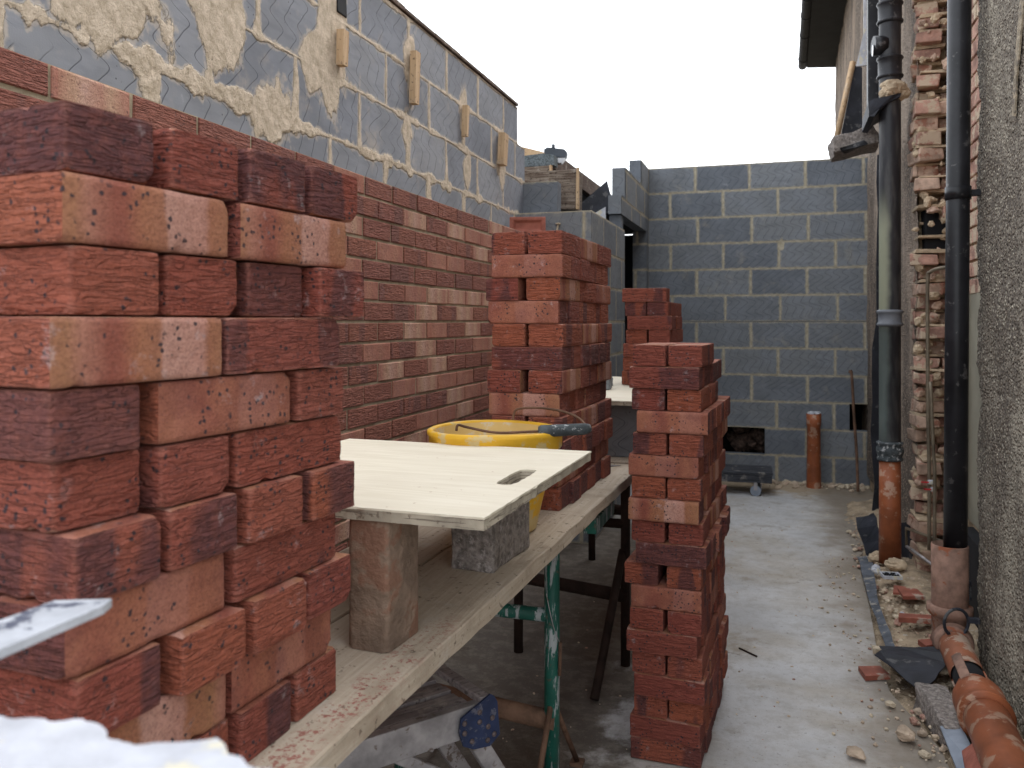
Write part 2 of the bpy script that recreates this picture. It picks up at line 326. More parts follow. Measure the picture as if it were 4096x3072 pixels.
# ---------------------------------------------------------------- object helpers
def tag(o, label=None, cat=None, group=None, kind=None):
    if label: o['label'] = label
    if cat: o['category'] = cat
    if group: o['group'] = group
    if kind: o['kind'] = kind
    return o
def empty(name, loc=(0, 0, 0), rz=0.0):
    o = bpy.data.objects.new(name, None); col.objects.link(o); o.location = loc; o.rotation_euler = (0, 0, rz)
    o.empty_display_size = .05; return o
class MB:
    def __init__(s): s.bm = bmesh.new(); s.mats = []
    def mi(s, m):
        if m not in s.mats: s.mats.append(m)
        return s.mats.index(m)
    def box(s, p0, p1, m, bevel=0.0, rot=None, jit=0.0, piv=None):
        b = bmesh.new(); bmesh.ops.create_cube(b, size=1)
        c = [(p0[i] + p1[i]) / 2 for i in range(3)]; d = [abs(p1[i] - p0[i]) for i in range(3)]
        for v in b.verts: v.co = Vector((v.co[0] * d[0] + random.uniform(-jit, jit), v.co[1] * d[1] + random.uniform(-jit, jit), v.co[2] * d[2] + random.uniform(-jit, jit)))
        if bevel: bmesh.ops.bevel(b, geom=b.edges[:], offset=bevel, segments=2, profile=.5, affect='EDGES')
        if rot is not None:
            Rm = rot if isinstance(rot, Matrix) else Matrix.Rotation(rot, 4, 'Z')
            if piv is None: bmesh.ops.transform(b, matrix=Rm, verts=b.verts[:])
        bmesh.ops.translate(b, vec=c, verts=b.verts[:])
        s.join(b, m)
    def join(s, b, m, smooth=False):
        k = s.mi(m); vm = {}
        for v in b.verts: vm[v] = s.bm.verts.new(v.co)
        for f in b.faces:
            try: g = s.bm.faces.new([vm[v] for v in f.verts]); g.material_index = k; g.smooth = smooth or f.smooth
            except ValueError: pass
        b.free()
    def tube(s, pts, r, m, seg=12, caps=True, rs=None):
        pts = [Vector(p) for p in pts]; k = s.mi(m); rings = []; prevn = None
        for i, p in enumerate(pts):
            t = (pts[min(i + 1, len(pts) - 1)] - pts[max(i - 1, 0)]).normalized()
            a = prevn if prevn is not None else (Vector((0, 0, 1)) if abs(t.z) < .9 else Vector((1, 0, 0)))
            x = (a - t * a.dot(t)).normalized(); y = t.cross(x); prevn = x
            rr = rs[i] if rs else r
            rings.append([s.bm.verts.new(p + (x * math.cos(2 * math.pi * j / seg) + y * math.sin(2 * math.pi * j / seg)) * rr) for j in range(seg)])
        for a, b in zip(rings, rings[1:]):
            for j in range(seg):
                f = s.bm.faces.new((a[j], a[(j + 1) % seg], b[(j + 1) % seg], b[j])); f.material_index = k; f.smooth = True
        if caps:
            for ring, rev in ((rings[0], False), (rings[-1], True)):
                f = s.bm.faces.new(ring if rev else ring[::-1]); f.material_index = k
    def lathe(s, prof, m, seg=32, c=(0, 0), sx=1.0, sy=1.0, warp=None):
        k = s.mi(m); rings = []
        for r, z in prof:
            ring = []
            for j in range(seg):
                a = 2 * math.pi * j / seg; w = warp(a, z) if warp else 1.0
                ring.append(s.bm.verts.new((c[0] + r * w * sx * math.cos(a), c[1] + r * w * sy * math.sin(a), z)))
            rings.append(ring)
        for a, b in zip(rings, rings[1:]):
            for j in range(seg):
                f = s.bm.faces.new((a[j], a[(j + 1) % seg], b[(j + 1) % seg], b[j])); f.material_index = k; f.smooth = True
    def poly(s, pts, th, m, n=Vector((0, 0, 1))):
        k = s.mi(m); n = Vector(n) * th
        a = [s.bm.verts.new(Vector(p)) for p in pts]; b = [s.bm.verts.new(Vector(p) + n) for p in pts]
        s.bm.faces.new(a[::-1]).material_index = k; s.bm.faces.new(b).material_index = k
        for i in range(len(a)):
            j = (i + 1) % len(a); s.bm.faces.new((a[i], a[j], b[j], b[i])).material_index = k
    def rock(s, c, r, m, flat=.7):
        b = bmesh.new(); big = r > .013; bmesh.ops.create_icosphere(b, subdivisions=3 if big else 1, radius=1); sd_ = Vector((random.uniform(0, 50), 0, 0))
        sx, sy, sz = r * random.uniform(.7, 1.3), r * random.uniform(.7, 1.3), r * flat * random.uniform(.7, 1.2)
        a = random.uniform(0, 6.28)
        for v in b.verts:
            q = v.co * ((1 + .42 * mnoise.noise(v.co * 1.1 + sd_) + .22 * mnoise.noise(v.co * 3 + sd_)) if big else random.uniform(.75, 1.15)); x, y = q.x * sx, q.y * sy
            v.co = Vector((c[0] + x * math.cos(a) - y * math.sin(a), c[1] + x * math.sin(a) + y * math.cos(a), c[2] + q.z * sz))
        s.join(b, m)
    def build(s, name, parent=None, loc=(0, 0, 0), rz=0.0, disp=0.0, sub=0):
        bmesh.ops.recalc_face_normals(s.bm, faces=s.bm.faces[:])
        if sub: bmesh.ops.subdivide_edges(s.bm, edges=s.bm.edges[:], cuts=sub, use_grid_fill=True)
        if disp:
            for v in s.bm.verts:
                v.co += mnoise.noise_vector(v.co * 14) * disp + mnoise.noise_vector(v.co * 45) * disp * .4
        me = bpy.data.meshes.new(name); s.bm.to_mesh(me); s.bm.free()
        for m in s.mats: me.materials.append(m)
        o = bpy.data.objects.new(name, me); col.objects.link(o); o.location = loc; o.rotation_euler = (0, 0, rz)
        if parent: o.parent = parent
        return o
def np_mesh(name, V, F, mats, attrs=None, smooth=False, mi=None):
    me = bpy.data.meshes.new(name); V = np.asarray(V, np.float32); F = np.asarray(F, np.int32)
    me.vertices.add(len(V)); me.vertices.foreach_set('co', V.ravel())
    me.loops.add(F.size); me.loops.foreach_set('vertex_index', F.ravel())
    me.polygons.add(len(F)); me.polygons.foreach_set('loop_start', np.arange(0, F.size, F.shape[1], dtype=np.int32))
    try: me.polygons.foreach_set('loop_total', np.full(len(F), F.shape[1], np.int32))
    except Exception: pass
    if mi is not None: me.polygons.foreach_set('material_index', np.asarray(mi, np.int32))
    me.polygons.foreach_set('use_smooth', np.full(len(F), smooth))
    for m in mats: me.materials.append(m)
    me.update(calc_edges=True)
    for k, (tp, arr) in (attrs or {}).items():
        a = me.attributes.new(k, tp, 'POINT')
        a.data.foreach_set('vector' if tp == 'FLOAT_VECTOR' else 'value', np.asarray(arr, np.float32).ravel())
    return me
def link(name, me, parent=None):
    o = bpy.data.objects.new(name, me); col.objects.link(o)
    if parent: o.parent = parent
    return o

# ---------------------------------------------------------------- numpy noise
def hsh(ix, iy, s):
    n = (ix * 374761393 + iy * 668265263 + s * 1442695041) & 0xffffffff
    n = ((n ^ (n >> 13)) * 1274126177) & 0xffffffff
    return ((n ^ (n >> 16)) & 0xffff) / 65535.0
def vn(x, y, s=0, oct=3):
    out = 0; amp = .5; tot = 0
    for k in range(oct):
        ix = np.floor(x).astype(np.int64); iy = np.floor(y).astype(np.int64); fx = x - ix; fy = y - iy
        fx = fx * fx * (3 - 2 * fx); fy = fy * fy * (3 - 2 * fy)
        a = hsh(ix, iy, s + k); b = hsh(ix + 1, iy, s + k); c_ = hsh(ix, iy + 1, s + k); d = hsh(ix + 1, iy + 1, s + k)
        out = out + amp * ((a * (1 - fx) + b * fx) * (1 - fy) + (c_ * (1 - fx) + d * fx) * fy); tot += amp
        amp *= .5; x = x * 2.03; y = y * 2.03
    return out / tot

# ---------------------------------------------------------------- block walls
def block_surface(org, ud, nd, u0, u1, v0, v1, res, runs, mat, smear=0.0, phase=0.0, jw=.006, seed=1, neat=True, holes=()):
    """front skin of a block wall: a fine grid with mortar relief. runs = [(z0,z1,ua,ub)] kept"""
    nu = int((u1 - u0) / res) + 1; nv = int((v1 - v0) / res) + 1
    uu, vv = np.meshgrid(np.linspace(u0, u1, nu), np.linspace(v0, v1, nv))
    wob = (vn(uu * 5, vv * 5, seed + 9) - .5) * .004
    row = np.floor((vv + wob) / .225); bv = (vv + wob) - row * .225
    ph = np.where(row % 2 == 0, 0.0, .225) + phase + (hsh(row.astype(np.int64), row.astype(np.int64) * 3, seed) - .5) * .03
    cu = (uu + wob + ph) / .45; cl = np.floor(cu); bu = (cu - cl) * .45
    jwid = .0012 + jw * (.6 + .9 * hsh(cl.astype(np.int64), row.astype(np.int64), seed + 5))
    du = np.minimum(bu, .45 - bu); dv = np.minimum(bv, .225 - bv)
    d = np.minimum(du - (jwid - jw * .7) * .9, dv)
    if smear:
        n1 = vn(uu * 13, vv * 7, seed + 3, 5); n2 = vn(uu * 2.2, vv * 2.6, seed + 4, 2)
        lowk = np.clip((2.36 - vv) / .55, 0, 1) * .55 + np.clip((2.6 - uu) / 1.6, 0, 1) * .75 + .18
        wid = jw + smear * lowk * np.clip(n1 - .46, 0, 1) * 1.7 + smear * np.clip(n2 - .60, 0, 1) * lowk * 2.6
    else:
        n1 = vn(uu * 9, vv * 9, seed + 3, 4); n2 = vn(uu * 1.7, vv * 1.9, seed + 6, 2)
        wid = jw + .012 * np.clip(n1 - .60, 0, 1) + .09 * np.clip(n2 - .80, 0, 1)
    mort = d - wid
    for (hu, hv, hr, hz) in holes:      # extra mortar patches
        e = np.sqrt(((uu - hu) / hr) ** 2 + ((vv - hv) / hz) ** 2) - 1 + (n1 - .5) * 1.6
        mort = np.minimum(mort, e * .05)
    inm = np.clip(-mort / .004, 0, 1)
    rough = vn(uu * 60, vv * 60, seed + 8, 3)
    if smear: hgt = inm * (.0015 + .0045 * rough * np.clip(wid / .03, .3, 1.3)) + .0015 * hsh(cl.astype(np.int64), row.astype(np.int64), seed + 2)
    else: hgt = -inm * (.003 - .004 * np.clip(wid - jw, 0, .02) / .02) + .0015 * hsh(cl.astype(np.int64), row.astype(np.int64), seed + 2)
    org = np.array(org); ud = np.array(ud, float); nd = np.array(nd, float)
    V = org + uu[..., None] * ud + vv[..., None] * np.array((0, 0, 1.0)) + hgt[..., None] * nd
    idx = np.arange(nu * nv).reshape(nv, nu)
    F = np.stack([idx[:-1, :-1], idx[:-1, 1:], idx[1:, 1:], idx[1:, :-1]], -1)
    cu_ = (uu[:-1, :-1] + uu[1:, 1:]) / 2; cv_ = (vv[:-1, :-1] + vv[1:, 1:]) / 2
    keep = np.zeros(cu_.shape, bool)
    for (za, zb, ua, ub) in runs: keep |= (cu_ > ua) & (cu_ < ub) & (cv_ > za) & (cv_ < zb)
    F = F[keep]
    if np.dot(np.cross(ud, (0, 0, 1)), nd) < 0: F = F[:, ::-1]
    rnd = hsh(cl.astype(np.int64), row.astype(np.int64), seed + 1)
    blk = np.stack([bu, bv, rnd], -1)
    used = np.unique(F); rem = -np.ones(nu * nv, np.int64); rem[used] = np.arange(len(used))
    return V.reshape(-1, 3)[used], rem[F], blk.reshape(-1, 3)[used], mort.ravel()[used]
def block_wall(name, mat, skins, bodies):
    Vs = []; Fs = []; B = []; Mo = []; n = 0
    for (V, F, b, m) in skins: Vs.append(V); Fs.append(F + n); B.append(b); Mo.append(m); n += len(V)
    for k, (p0, p1) in enumerate(bodies):
        x0, y0, z0 = p0; x1, y1, z1 = p1
        c = .004; bm = bmesh.new(); bmesh.ops.create_cube(bm, size=1)
        for v in bm.verts: v.co = Vector(((x0 + x1) / 2 + v.co.x * (x1 - x0), (y0 + y1) / 2 + v.co.y * (y1 - y0), (z0 + z1) / 2 + v.co.z * (z1 - z0)))
        bm.verts.index_update()
        vs = np.array([v.co[:] for v in bm.verts]); fs = np.array([[v.index for v in f.verts] for f in bm.faces]); bm.free()
        Vs.append(vs); Fs.append(fs + n); n += 8
        B.append(np.array([[v[0] + v[1], v[2], (k * .37) % 1] for v in vs])); Mo.append(np.full(8, .06))
    me = np_mesh(name, np.vstack(Vs), np.vstack(Fs), [mat], {'blk': ('FLOAT_VECTOR', np.vstack(B)), 'mort': ('FLOAT', np.concatenate(Mo))})
    return link(name, me)

# left wall (inner leaf, face x=-1.55, looks +x), u = Y
LX = -1.55
runs = [(1.5, 2.475, .3, 5.155), (2.475, 2.70, .3, 5.0)]
holes = [(2.72, 2.36, .12, .22), (2.60, 2.28, .10, .10), (3.39, 2.47, .06, .17), (4.03, 2.42, .06, .16), (4.66, 2.34, .08, .17), (1.75, 2.42, .22, .14), (1.62, 2.16, .2, .12), (2.05, 2.30, .10, .2), (2.35, 2.02, .14, .1), (4.1, 2.15, .05, .12), (3.35, 2.2, .07, .1)]
s1 = block_surface((LX, 0, 0), (0, 1, 0), (1, 0, 0), .3, 5.16, 1.5, 2.70, .006, runs, M['block'], smear=.085, phase=.02, jw=.0055, seed=3, holes=holes)
lw = block_wall('block_wall', M['block'], [s1], [((LX - .1, .3, 0), (LX - .004, 5.0, 2.697)), ((LX - .1, 5.0, 0), (LX - .004, 5.155, 2.472))])
tag(lw, 'tall grey block wall smeared with sandy mortar rising behind the brick wall', 'wall')
dp = MB()
for i in range(14):
    a = .3 + i * .335; b_ = a + .33
    dp.box((LX - .11, a, 2.703 + random.uniform(0, .004)), (LX + .012, b_, 2.722 + random.uniform(0, .006)), M['brown'], .003)
tag(dp.build('coping_strip'), 'thin dark brown strip laid along the top of the tall block wall', 'coping strip')

# return wall with opening: front face y=4.93 looks -y ; side face x=-1.06 looks +x
s2 = block_surface((-1.55, 4.93, 0), (1, 0, 0), (0, -1, 0), 0, .49, 0, 2.025, .006, [(0, 2.03, 0, .49)], M['block_far'], phase=.02, seed=11)
s3 = block_surface((-1.55, 5.13, 0), (1, 0, 0), (0, -1, 0), 0, .225, 2.025, 2.25, .006, [(2.02, 2.26, 0, .225)], M['block_far'], phase=-.11, seed=14, jw=.003)
SX = -1.06
sr = [(0, 2.025, 4.93, 6.10), (2.135, 2.275, 5.98, 7.335), (2.275, 2.50, 6.13, 7.335), (2.50, 2.70, 6.90, 7.335), (0, 2.135, 7.2, 7.335)]
s4 = block_surface((SX, 0, 0), (0, 1, 0), (1, 0, 0), 4.93, 7.335, 0, 2.70, .008, sr, M['block_far'], phase=.1, seed=17)
s5 = block_surface((SX - .12, 7.20, 0), (1, 0, 0), (0, -1, 0), 0, .12, 0, 2.135, .008, [(0, 2.135, 0, .12)], M['block_far'], phase=.2, seed=19)
t_ = .004
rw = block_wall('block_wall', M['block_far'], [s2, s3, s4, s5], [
    ((-1.64, 4.93 + t_, 0), (SX - t_, 5.03, 2.022)), ((-1.64, 5.13 + t_, 2.026), (-1.325, 5.23, 2.247)), ((-1.55, 5.03, 1.9), (-1.2, 5.20, 2.023)),
    ((SX - .1, 5.03, 0), (SX - t_, 6.10, 2.023)), ((SX - .1, 5.98, 2.137), (SX - t_, 7.335, 2.273)),
    ((SX - .1, 6.13, 2.277), (SX - t_, 7.335, 2.498)), ((SX - .1, 6.90, 2.501), (SX - t_, 7.335, 2.697)), ((SX - .12, 7.204, 0), (SX - t_, 7.335, 2.134)),
    ((SX - .1, 6.02, 2.026), (SX - .01, 6.09, 2.132))])
tag(rw, 'stepped grey block wall with a dark opening between the tall wall and back wall', 'wall')
# back wall, face y=7.34 looks -y, u = X
BY = 7.34
holes_u = [(-.47, -.075, .235, .465), (.585, .745, .46, .685)]
br = []
for k in range(12):
    z0, z1 = k * .225, (k + 1) * .225
    if k == 1: br += [(z0, z1, -1.1, -.47), (z0, z1, -.08, .74)]
    elif k == 2: br += [(z0, z1, -1.1, .585)]
    else: br += [(z0, z1, -1.1, .74)]
s6 = block_surface((0, BY, 0), (1, 0, 0), (0, -1, 0), -1.1, .74, 0, 2.70, .007, br, M['block_far'], phase=-.03, seed=29, jw=.0062, holes=[(.055, 2.00, .022, .05)])
bod = [((-1.17, BY + t_, 0), (.74, BY + .1, .222)), ((-1.17, BY + t_, .222), (-.47, BY + .1, .452)), ((-.08, BY + t_, .222), (.74, BY + .1, .452)),
       ((-1.17, BY + t_, .452), (.585, BY + .1, .678)), ((-1.17, BY + t_, .678), (.74, BY + .1, 2.697))]
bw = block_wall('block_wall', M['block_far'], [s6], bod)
tag(bw, 'neat grey block wall closing off the far end of the yard', 'wall')
v_ = MB(); v_.box((-.7, BY + .55, 0), (.8, BY + .6, 1.0), M['dark']); v_.box((-.7, BY + .12, .9), (.8, BY + .56, .95), M['dark'])  # near-black box standing in for the shade behind the missing blocks
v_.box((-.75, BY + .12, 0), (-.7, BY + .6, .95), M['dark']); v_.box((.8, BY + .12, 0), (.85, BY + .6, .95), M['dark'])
tag(v_.build('cavity_blackout'), 'dark void lining seen through the missing blocks of the back wall', 'cavity')
w_ = MB()
for i in range(26): w_.rock((random.uniform(-.36, -.1), BY + random.uniform(.12, .3), .25 + abs(random.gauss(0, .09))), random.uniform(.03, .06), M['wool'], .8)
tag(w_.build('insulation'), 'brown tangled insulation inside the low hole of the back wall', 'insulation')

# ---------------------------------------------------------------- the laid brick wall (face x=-1.35)
def brick_faces(rects, mats_idx=0, seed=0, prot=.0035, back=.014):
    """rects: (centre, udir, ndir, w, h, rnd, smf) -> arrays of chamfered faces"""
    V = []; F = []; loc = []; rn = []; sm = []
    rs = random.Random(seed)
    for (c, ud, nd, w, h, r, s) in rects:
        c = Vector(c); ud = Vector(ud); nd = Vector(nd); up = Vector((0, 0, 1)); n0 = len(V)
        p = prot + rs.uniform(-.0018, .0018); tilt = rs.uniform(-.0015, .0015)
        for (ins, dep) in ((.0028, p), (0, p - .0028), (0, -back)):
            for (a, b) in ((-1, -1), (1, -1), (1, 1), (-1, 1)):
                ju, jv = (rs.uniform(-.0012, .0012), rs.uniform(-.0012, .0012))
                lu = a * (w / 2 - ins) + ju; lv = b * (h / 2 - ins) + jv
                V.append(c + ud * lu + up * lv + nd * (dep + tilt * a)); loc.append((lu, 0, lv)); rn.append(r); sm.append(s)
        F.append([n0, n0 + 1, n0 + 2, n0 + 3])
        for k in (0, 4):
            for j in range(4): F.append([n0 + k + 4 + j, n0 + k + 4 + (j + 1) % 4, n0 + k + (j + 1) % 4, n0 + k + j])
    return V, F, loc, rn, sm
def wall_from_rects(name, rects, mortar_boxes, bmat, mmat, seed=0, prot=.0035):
    V, F, loc, rn, sm = brick_faces(rects, seed=seed, prot=prot); mi = [0] * len(F); V = [tuple(v) for v in V]
    for p0, p1 in mortar_boxes:
        n0 = len(V)
        for z in (p0[2], p1[2]):
            for (x, y) in ((p0[0], p0[1]), (p1[0], p0[1]), (p1[0], p1[1]), (p0[0], p1[1])): V.append((x, y, z)); loc.append((x, y, z)); rn.append(0); sm.append(0)
        for f in ([0, 3, 2, 1], [4, 5, 6, 7], [0, 1, 5, 4], [1, 2, 6, 5], [2, 3, 7, 6], [3, 0, 4, 7]): F.append([n0 + q for q in f]); mi.append(1)
    me = np_mesh(name, V, F, [bmat, mmat], {'loc': ('FLOAT_VECTOR', loc), 'rnd': ('FLOAT', rn), 'smf': ('FLOAT', sm)}, mi=mi)
    o = link(name, me); o.color = (0, 0, 0, 1); return o
rects = []; rr = random.Random(5)
for k in range(25):
    z = k * .075 + .0375; y = .3 + (0 if k % 2 else -.1125) + rr.uniform(-.01, .01)
    while y < 4.93:
        a, b_ = max(y, .3), min(y + .215, 4.9)
        if b_ - a > .03: rects.append(((-1.40, (a + b_) / 2, z + rr.uniform(-.001, .001)), (0, 1, 0), (1, 0, 0), b_ - a, .065, rr.random(), 1.0 if rr.random() < (.08 if k > 22 and y < 2.6 else .48) else 0.0))
        y += .225 + rr.uniform(-.001, .001)
o = wall_from_rects('brick_wall', rects, [((-1.50, .3, 0), (-1.4015, 4.9, 1.872))], M['wallbrick'], M['jmortar'], 5)
tag(o, 'long red and buff brick wall with sandy joints along the left side', 'wall')

# ---------------------------------------------------------------- loose bricks
def make_brick_mesh(seed, fz=.0663):
    L, Wd, H = .215, .1025, fz; res = .0062
    rs = np.random.RandomState(seed)
    V = []; F = []; loc = []; smf = []; key = {}
    def vid(p, s):
        k = (round(p[0], 5), round(p[1], 5), round(p[2], 5), s)
        if k not in key: key[k] = len(V); V.append(p); loc.append(p); smf.append(s)
        return key[k]
    def face(o, a, b, na, nb, s):
        for i in range(na):
            for j in range(nb):
                q = []
                for (di, dj) in ((0, 0), (1, 0), (1, 1), (0, 1)):
                    q.append(vid(tuple(o[t] + a[t] * (i + di) / na + b[t] * (j + dj) / nb for t in range(3)), s))
                F.append(q)
    nx, ny, nz = int(L / res), int(Wd / res), int(H / res)
    h = (L / 2, Wd / 2, H / 2)
    face((-h[0], -h[1], 0), (L, 0, 0), (0, 0, H), nx, nz, 1.0)
    face((h[0], h[1], 0), (-L, 0, 0), (0, 0, H), nx, nz, 0.0)
    face((h[0], -h[1], 0), (0, Wd, 0), (0, 0, H), ny, nz, 0.0)
    face((-h[0], h[1], 0), (0, -Wd, 0), (0, 0, H), ny, nz, 0.0)
    face((-h[0], -h[1], H), (L, 0, 0), (0, Wd, 0), nx, ny, 1.0)
    face((-h[0], h[1], 0), (L, 0, 0), (0, -Wd, 0), nx, ny, 1.0)
    A = np.array(V); q = A.copy(); q[:, 2] -= H / 2
    # rounded corners
    r = .0030 + .0014 * (vn(q[:, 0] * 40 + 9, q[:, 1] * 40 + q[:, 2] * 55, seed) - .5) * 2 + .005 * np.clip(vn(q[:, 0] * 22 + 3, q[:, 1] * 22 + q[:, 2] * 31, seed + 4) - .66, 0, 1) * 5
    hh = np.array(h); inner = np.clip(q, -(hh - r[:, None]), hh - r[:, None]); d = q - inner; ln = np.linalg.norm(d, axis=1)
    nrm = np.where(ln[:, None] > 1e-9, d / np.maximum(ln, 1e-9)[:, None], 0)
    q2 = np.where(ln[:, None] > 1e-9, inner + nrm * r[:, None] * np.minimum(1, ln / r)[:, None], q)
    # relief on textured sides only (no relief on the bed faces, so bricks rest on each other)
    s_ = np.array(smf); side = np.abs(q[:, 2]) < H / 2 - .003
    w = q[:, 0] * 11 + q[:, 1] * 13
    rid = vn(w * 2.0 + seed, q[:, 2] * 150 + vn(w * 1.3, q[:, 2] * 20, seed + 2) * 5, seed + 1, 2) - .5
    amp = np.where(s_ < .5, .0024, .0006) * side
    q2 = q2 + nrm * (rid * amp)[:, None]
    for kb in range(4):
        cc = np.array([rs.choice([-1, 1]) * h[0] * (1 if kb % 2 else rs.uniform(.2, 1)), rs.choice([-1, 1]) * h[1], rs.choice([-1, 1]) * h[2]]); rad = rs.uniform(.005, .013)
        dd = np.linalg.norm(q2 - cc, axis=1); m_ = np.clip((rad - dd) / rad, 0, 1) * (.6 + .8 * vn(q[:, 0] * 160, q[:, 1] * 160 + q[:, 2] * 190, seed + kb))
        q2 = q2 - np.sign(cc) * (m_ * rad * .32)[:, None]
    warp = (vn(q[:, 0] * 6 + seed, q[:, 1] * 6, seed + 7, 1) - .5) * .003
    q2[:, 1] += warp * np.sign(q[:, 1]) * side
    q2[:, 2] += H / 2
    lc = q + np.array([seed * 1.3, seed * .7, 0])
    return np_mesh('brick', q2, F, [M['brick']], {'loc': ('FLOAT_VECTOR', q), 'rnd': ('FLOAT', np.full(len(q), (seed * .173) % 1)), 'smf': ('FLOAT', s_)}, smooth=True)
BM = [make_brick_mesh(11 + k) for k in range(10)]
ORD = ['zeroth', 'first', 'second', 'third', 'fourth', 'fifth', 'sixth', 'seventh', 'eighth', 'ninth', 'tenth', 'eleventh', 'twelfth', 'thirteenth', 'fourteenth', 'fifteenth', 'sixteenth', 'seventeenth', 'eighteenth', 'nineteenth', 'twentieth']
brs = random.Random(21)
def put_brick(x, y, z, ang, label, group, seedc=None, dark=0.0, pale=0.0):
    o = bpy.data.objects.new('brick', BM[brs.randrange(10)]); col.objects.link(o)
    o.location = (x, y, z); o.rotation_euler = (0, 0, ang)
    o.color = (brs.random() if seedc is None else seedc, dark, pale, 1)
    tag(o, label, 'brick', group); return o
def stack(origin, rot, z0, pitch, rows, phrase, group, gap=.012, jx=.006, ja=1.2, hj=.007, lean=None):
    """origin = right-near bottom corner. rows listed top to bottom: string of h/s (lower = textured to the right, upper = smooth)"""
    d = Vector((-math.sin(rot), math.cos(rot), 0)); l = Vector((-math.cos(rot), -math.sin(rot), 0))
    n = len(rows); rot0 = rot
    for i, row in enumerate(rows):
        opts = {}
        if isinstance(row, tuple): row, opts = row
        z = z0 + (n - 1 - i) * pitch
        rot = rot0 + R(opts.get('r', 0)); d = Vector((-math.sin(rot), math.cos(rot), 0)); l = Vector((-math.cos(rot), -math.sin(rot), 0))
        ox = opts.get('x', 0) + brs.uniform(-jx, jx) + (lean * (n - 1 - i) if lean else 0); oy = opts.get('y', 0) + brs.uniform(-jx, jx)
        pos = 0.0; cnt = 0; g = opts.get('gap', gap)
        for j, ch in enumerate(row):
            up = ch.isupper(); k = ch.lower(); cnt += 1
            dk = opts.get('dark', 0.0); pl = opts.get('pale', 0.0)
            if isinstance(dk, (list, tuple)): dk = dk[j]
            if k == 'h':
                c = Vector(origin) + d * (pos + .05125 + oy) + l * (.1075 + ox + brs.uniform(-hj, hj))
                base = rot + (0 if up else math.pi)
                put_brick(c.x, c.y, z, base + R(brs.uniform(-ja, ja)), f'{adj(dk)}crosswise brick in {phrase}, {ORD[i+1]} course down, {ORD[cnt]} back', group, None, dk, pl)
                pos += .1025 + g + (.0 if len(row) < 6 else -.004)
            elif k == 's':
                for side in (0, 1):
                    c = Vector(origin) + d * (pos + .1075 + oy + brs.uniform(-.004, .004)) + l * (.05125 + ox + side * (.1075 + opts.get('mid', .003)))
                    base = rot + (math.pi / 2 if up else -math.pi / 2)
                    put_brick(c.x, c.y, z, base + R(brs.uniform(-ja, ja)), f'{"right" if side == 0 else "left"} lengthwise brick in {phrase}, {ORD[i+1]} course down, {ORD[cnt]} back', group, None, dk, pl)
                pos += .215 + g
            elif k == '_': pos += .1025 + g; cnt -= 1
def adj(d): return 'dark ' if d > .45 else ''

PT = .81     # top of the scaffold boards
stack((-.622, .612, 0), R(-2), PT, .0683, [
    ('hhhh', {'dark': (.6, .0, .1, .4), 'x': .012, 'r': -5}), ('SS', {'y': -.012, 'x': .006, 'pale': .3, 'r': -5}), ('hhhh', {'dark': (0, .1, .8, .1), 'x': .006, 'gap': .018, 'r': -5, 'y': .004}), ('Ss', {'y': -.028, 'x': .004, 'pale': .15, 'r': -4.5}),
    ('hSh', {'y': -.018, 'x': .004, 'dark': (.9, 0, 0), 'pale': .2, 'r': -3.5}), ('hhs', {'y': -.01, 'x': .006, 'r': -3.5}), ('hhhh', {'x': -.002, 'dark': (.3, 0, 0, .6), 'r': -3}), ('Ss', {'y': -.006, 'x': .002, 'dark': .35, 'r': -2}),
    ('hhhh', {'x': -.006, 'y': .006, 'r': -1.5}), ('SS', {'x': .010, 'dark': .6, 'r': -1, 'y': .006}), ('hhhh', {'x': -.002, 'gap': .014, 'y': .012, 'r': 0})],
    'the big near stack', 'bricks in the big near stack', gap=.018, jx=.003, hj=.009)
rows2 = []
for i in range(12): rows2.append(('sSs' if i % 4 == 0 else 'SsS', {'mid': .004 + (.013 if i in (2, 6) else 0), 'x': (.0, .008, .006, -.008)[i % 4], 'pale': .1}) if i % 2 == 0 else ('hhhhhh', {'dark': .45 if i == 5 else .15, 'x': -.004 if i % 4 == 1 else .006}))
rows2[1] = ('HhhHhh', {'pale': .3}); rows2[3] = ('Hhhhhh', {'pale': .2, 'x': .002}); rows2[7] = ('HhhHhh', {'pale': .3, 'x': .008})
stack((-.575, 2.285, 0), R(-1.6), PT, .0668, rows2, 'the stack behind the bucket', 'bricks in the stack behind the bucket', gap=.006)
rows3 = []
for i in range(19):
    if i % 2 == 0: rows3.append((brs.choice(['sss', 'sSs', 'ssS']), {'x': brs.uniform(-.008, .008), 'mid': .002 + (.022 if i == 10 else 0)}))
    else: rows3.append((('HhHhhh' if i in (3, 5, 7, 11) else 'hhHhhh'), {'x': brs.uniform(-.012, .014), 'dark': .7 if i in (1, 9, 17) else .1, 'y': -.008}))
rows3[0] = ('sh', {'x': -.006}); rows3[2] = ('ss', {'x': .0}); rows3[18] = ('hhhhhh', {'dark': .6}); rows3[17] = ('hhhhhh', {'x': .006})
stack((-.208, 2.535, 0), R(-3.2), .003, .0672, rows3, 'the floor stack', 'bricks in the tall floor stack', gap=.006, jx=.009, ja=2.2)
stack((-.475, 3.98, 0), R(-2), 1.046, .0665, [('h', {'x': .012}), 'ss', 'hhhh', 'ss', ('hhhh', {'x': .01}), ('ss', {'x': .016}), ('hhhh', {'x': .02})],
      'the farthest small stack', 'bricks in the farthest stack', gap=.005)
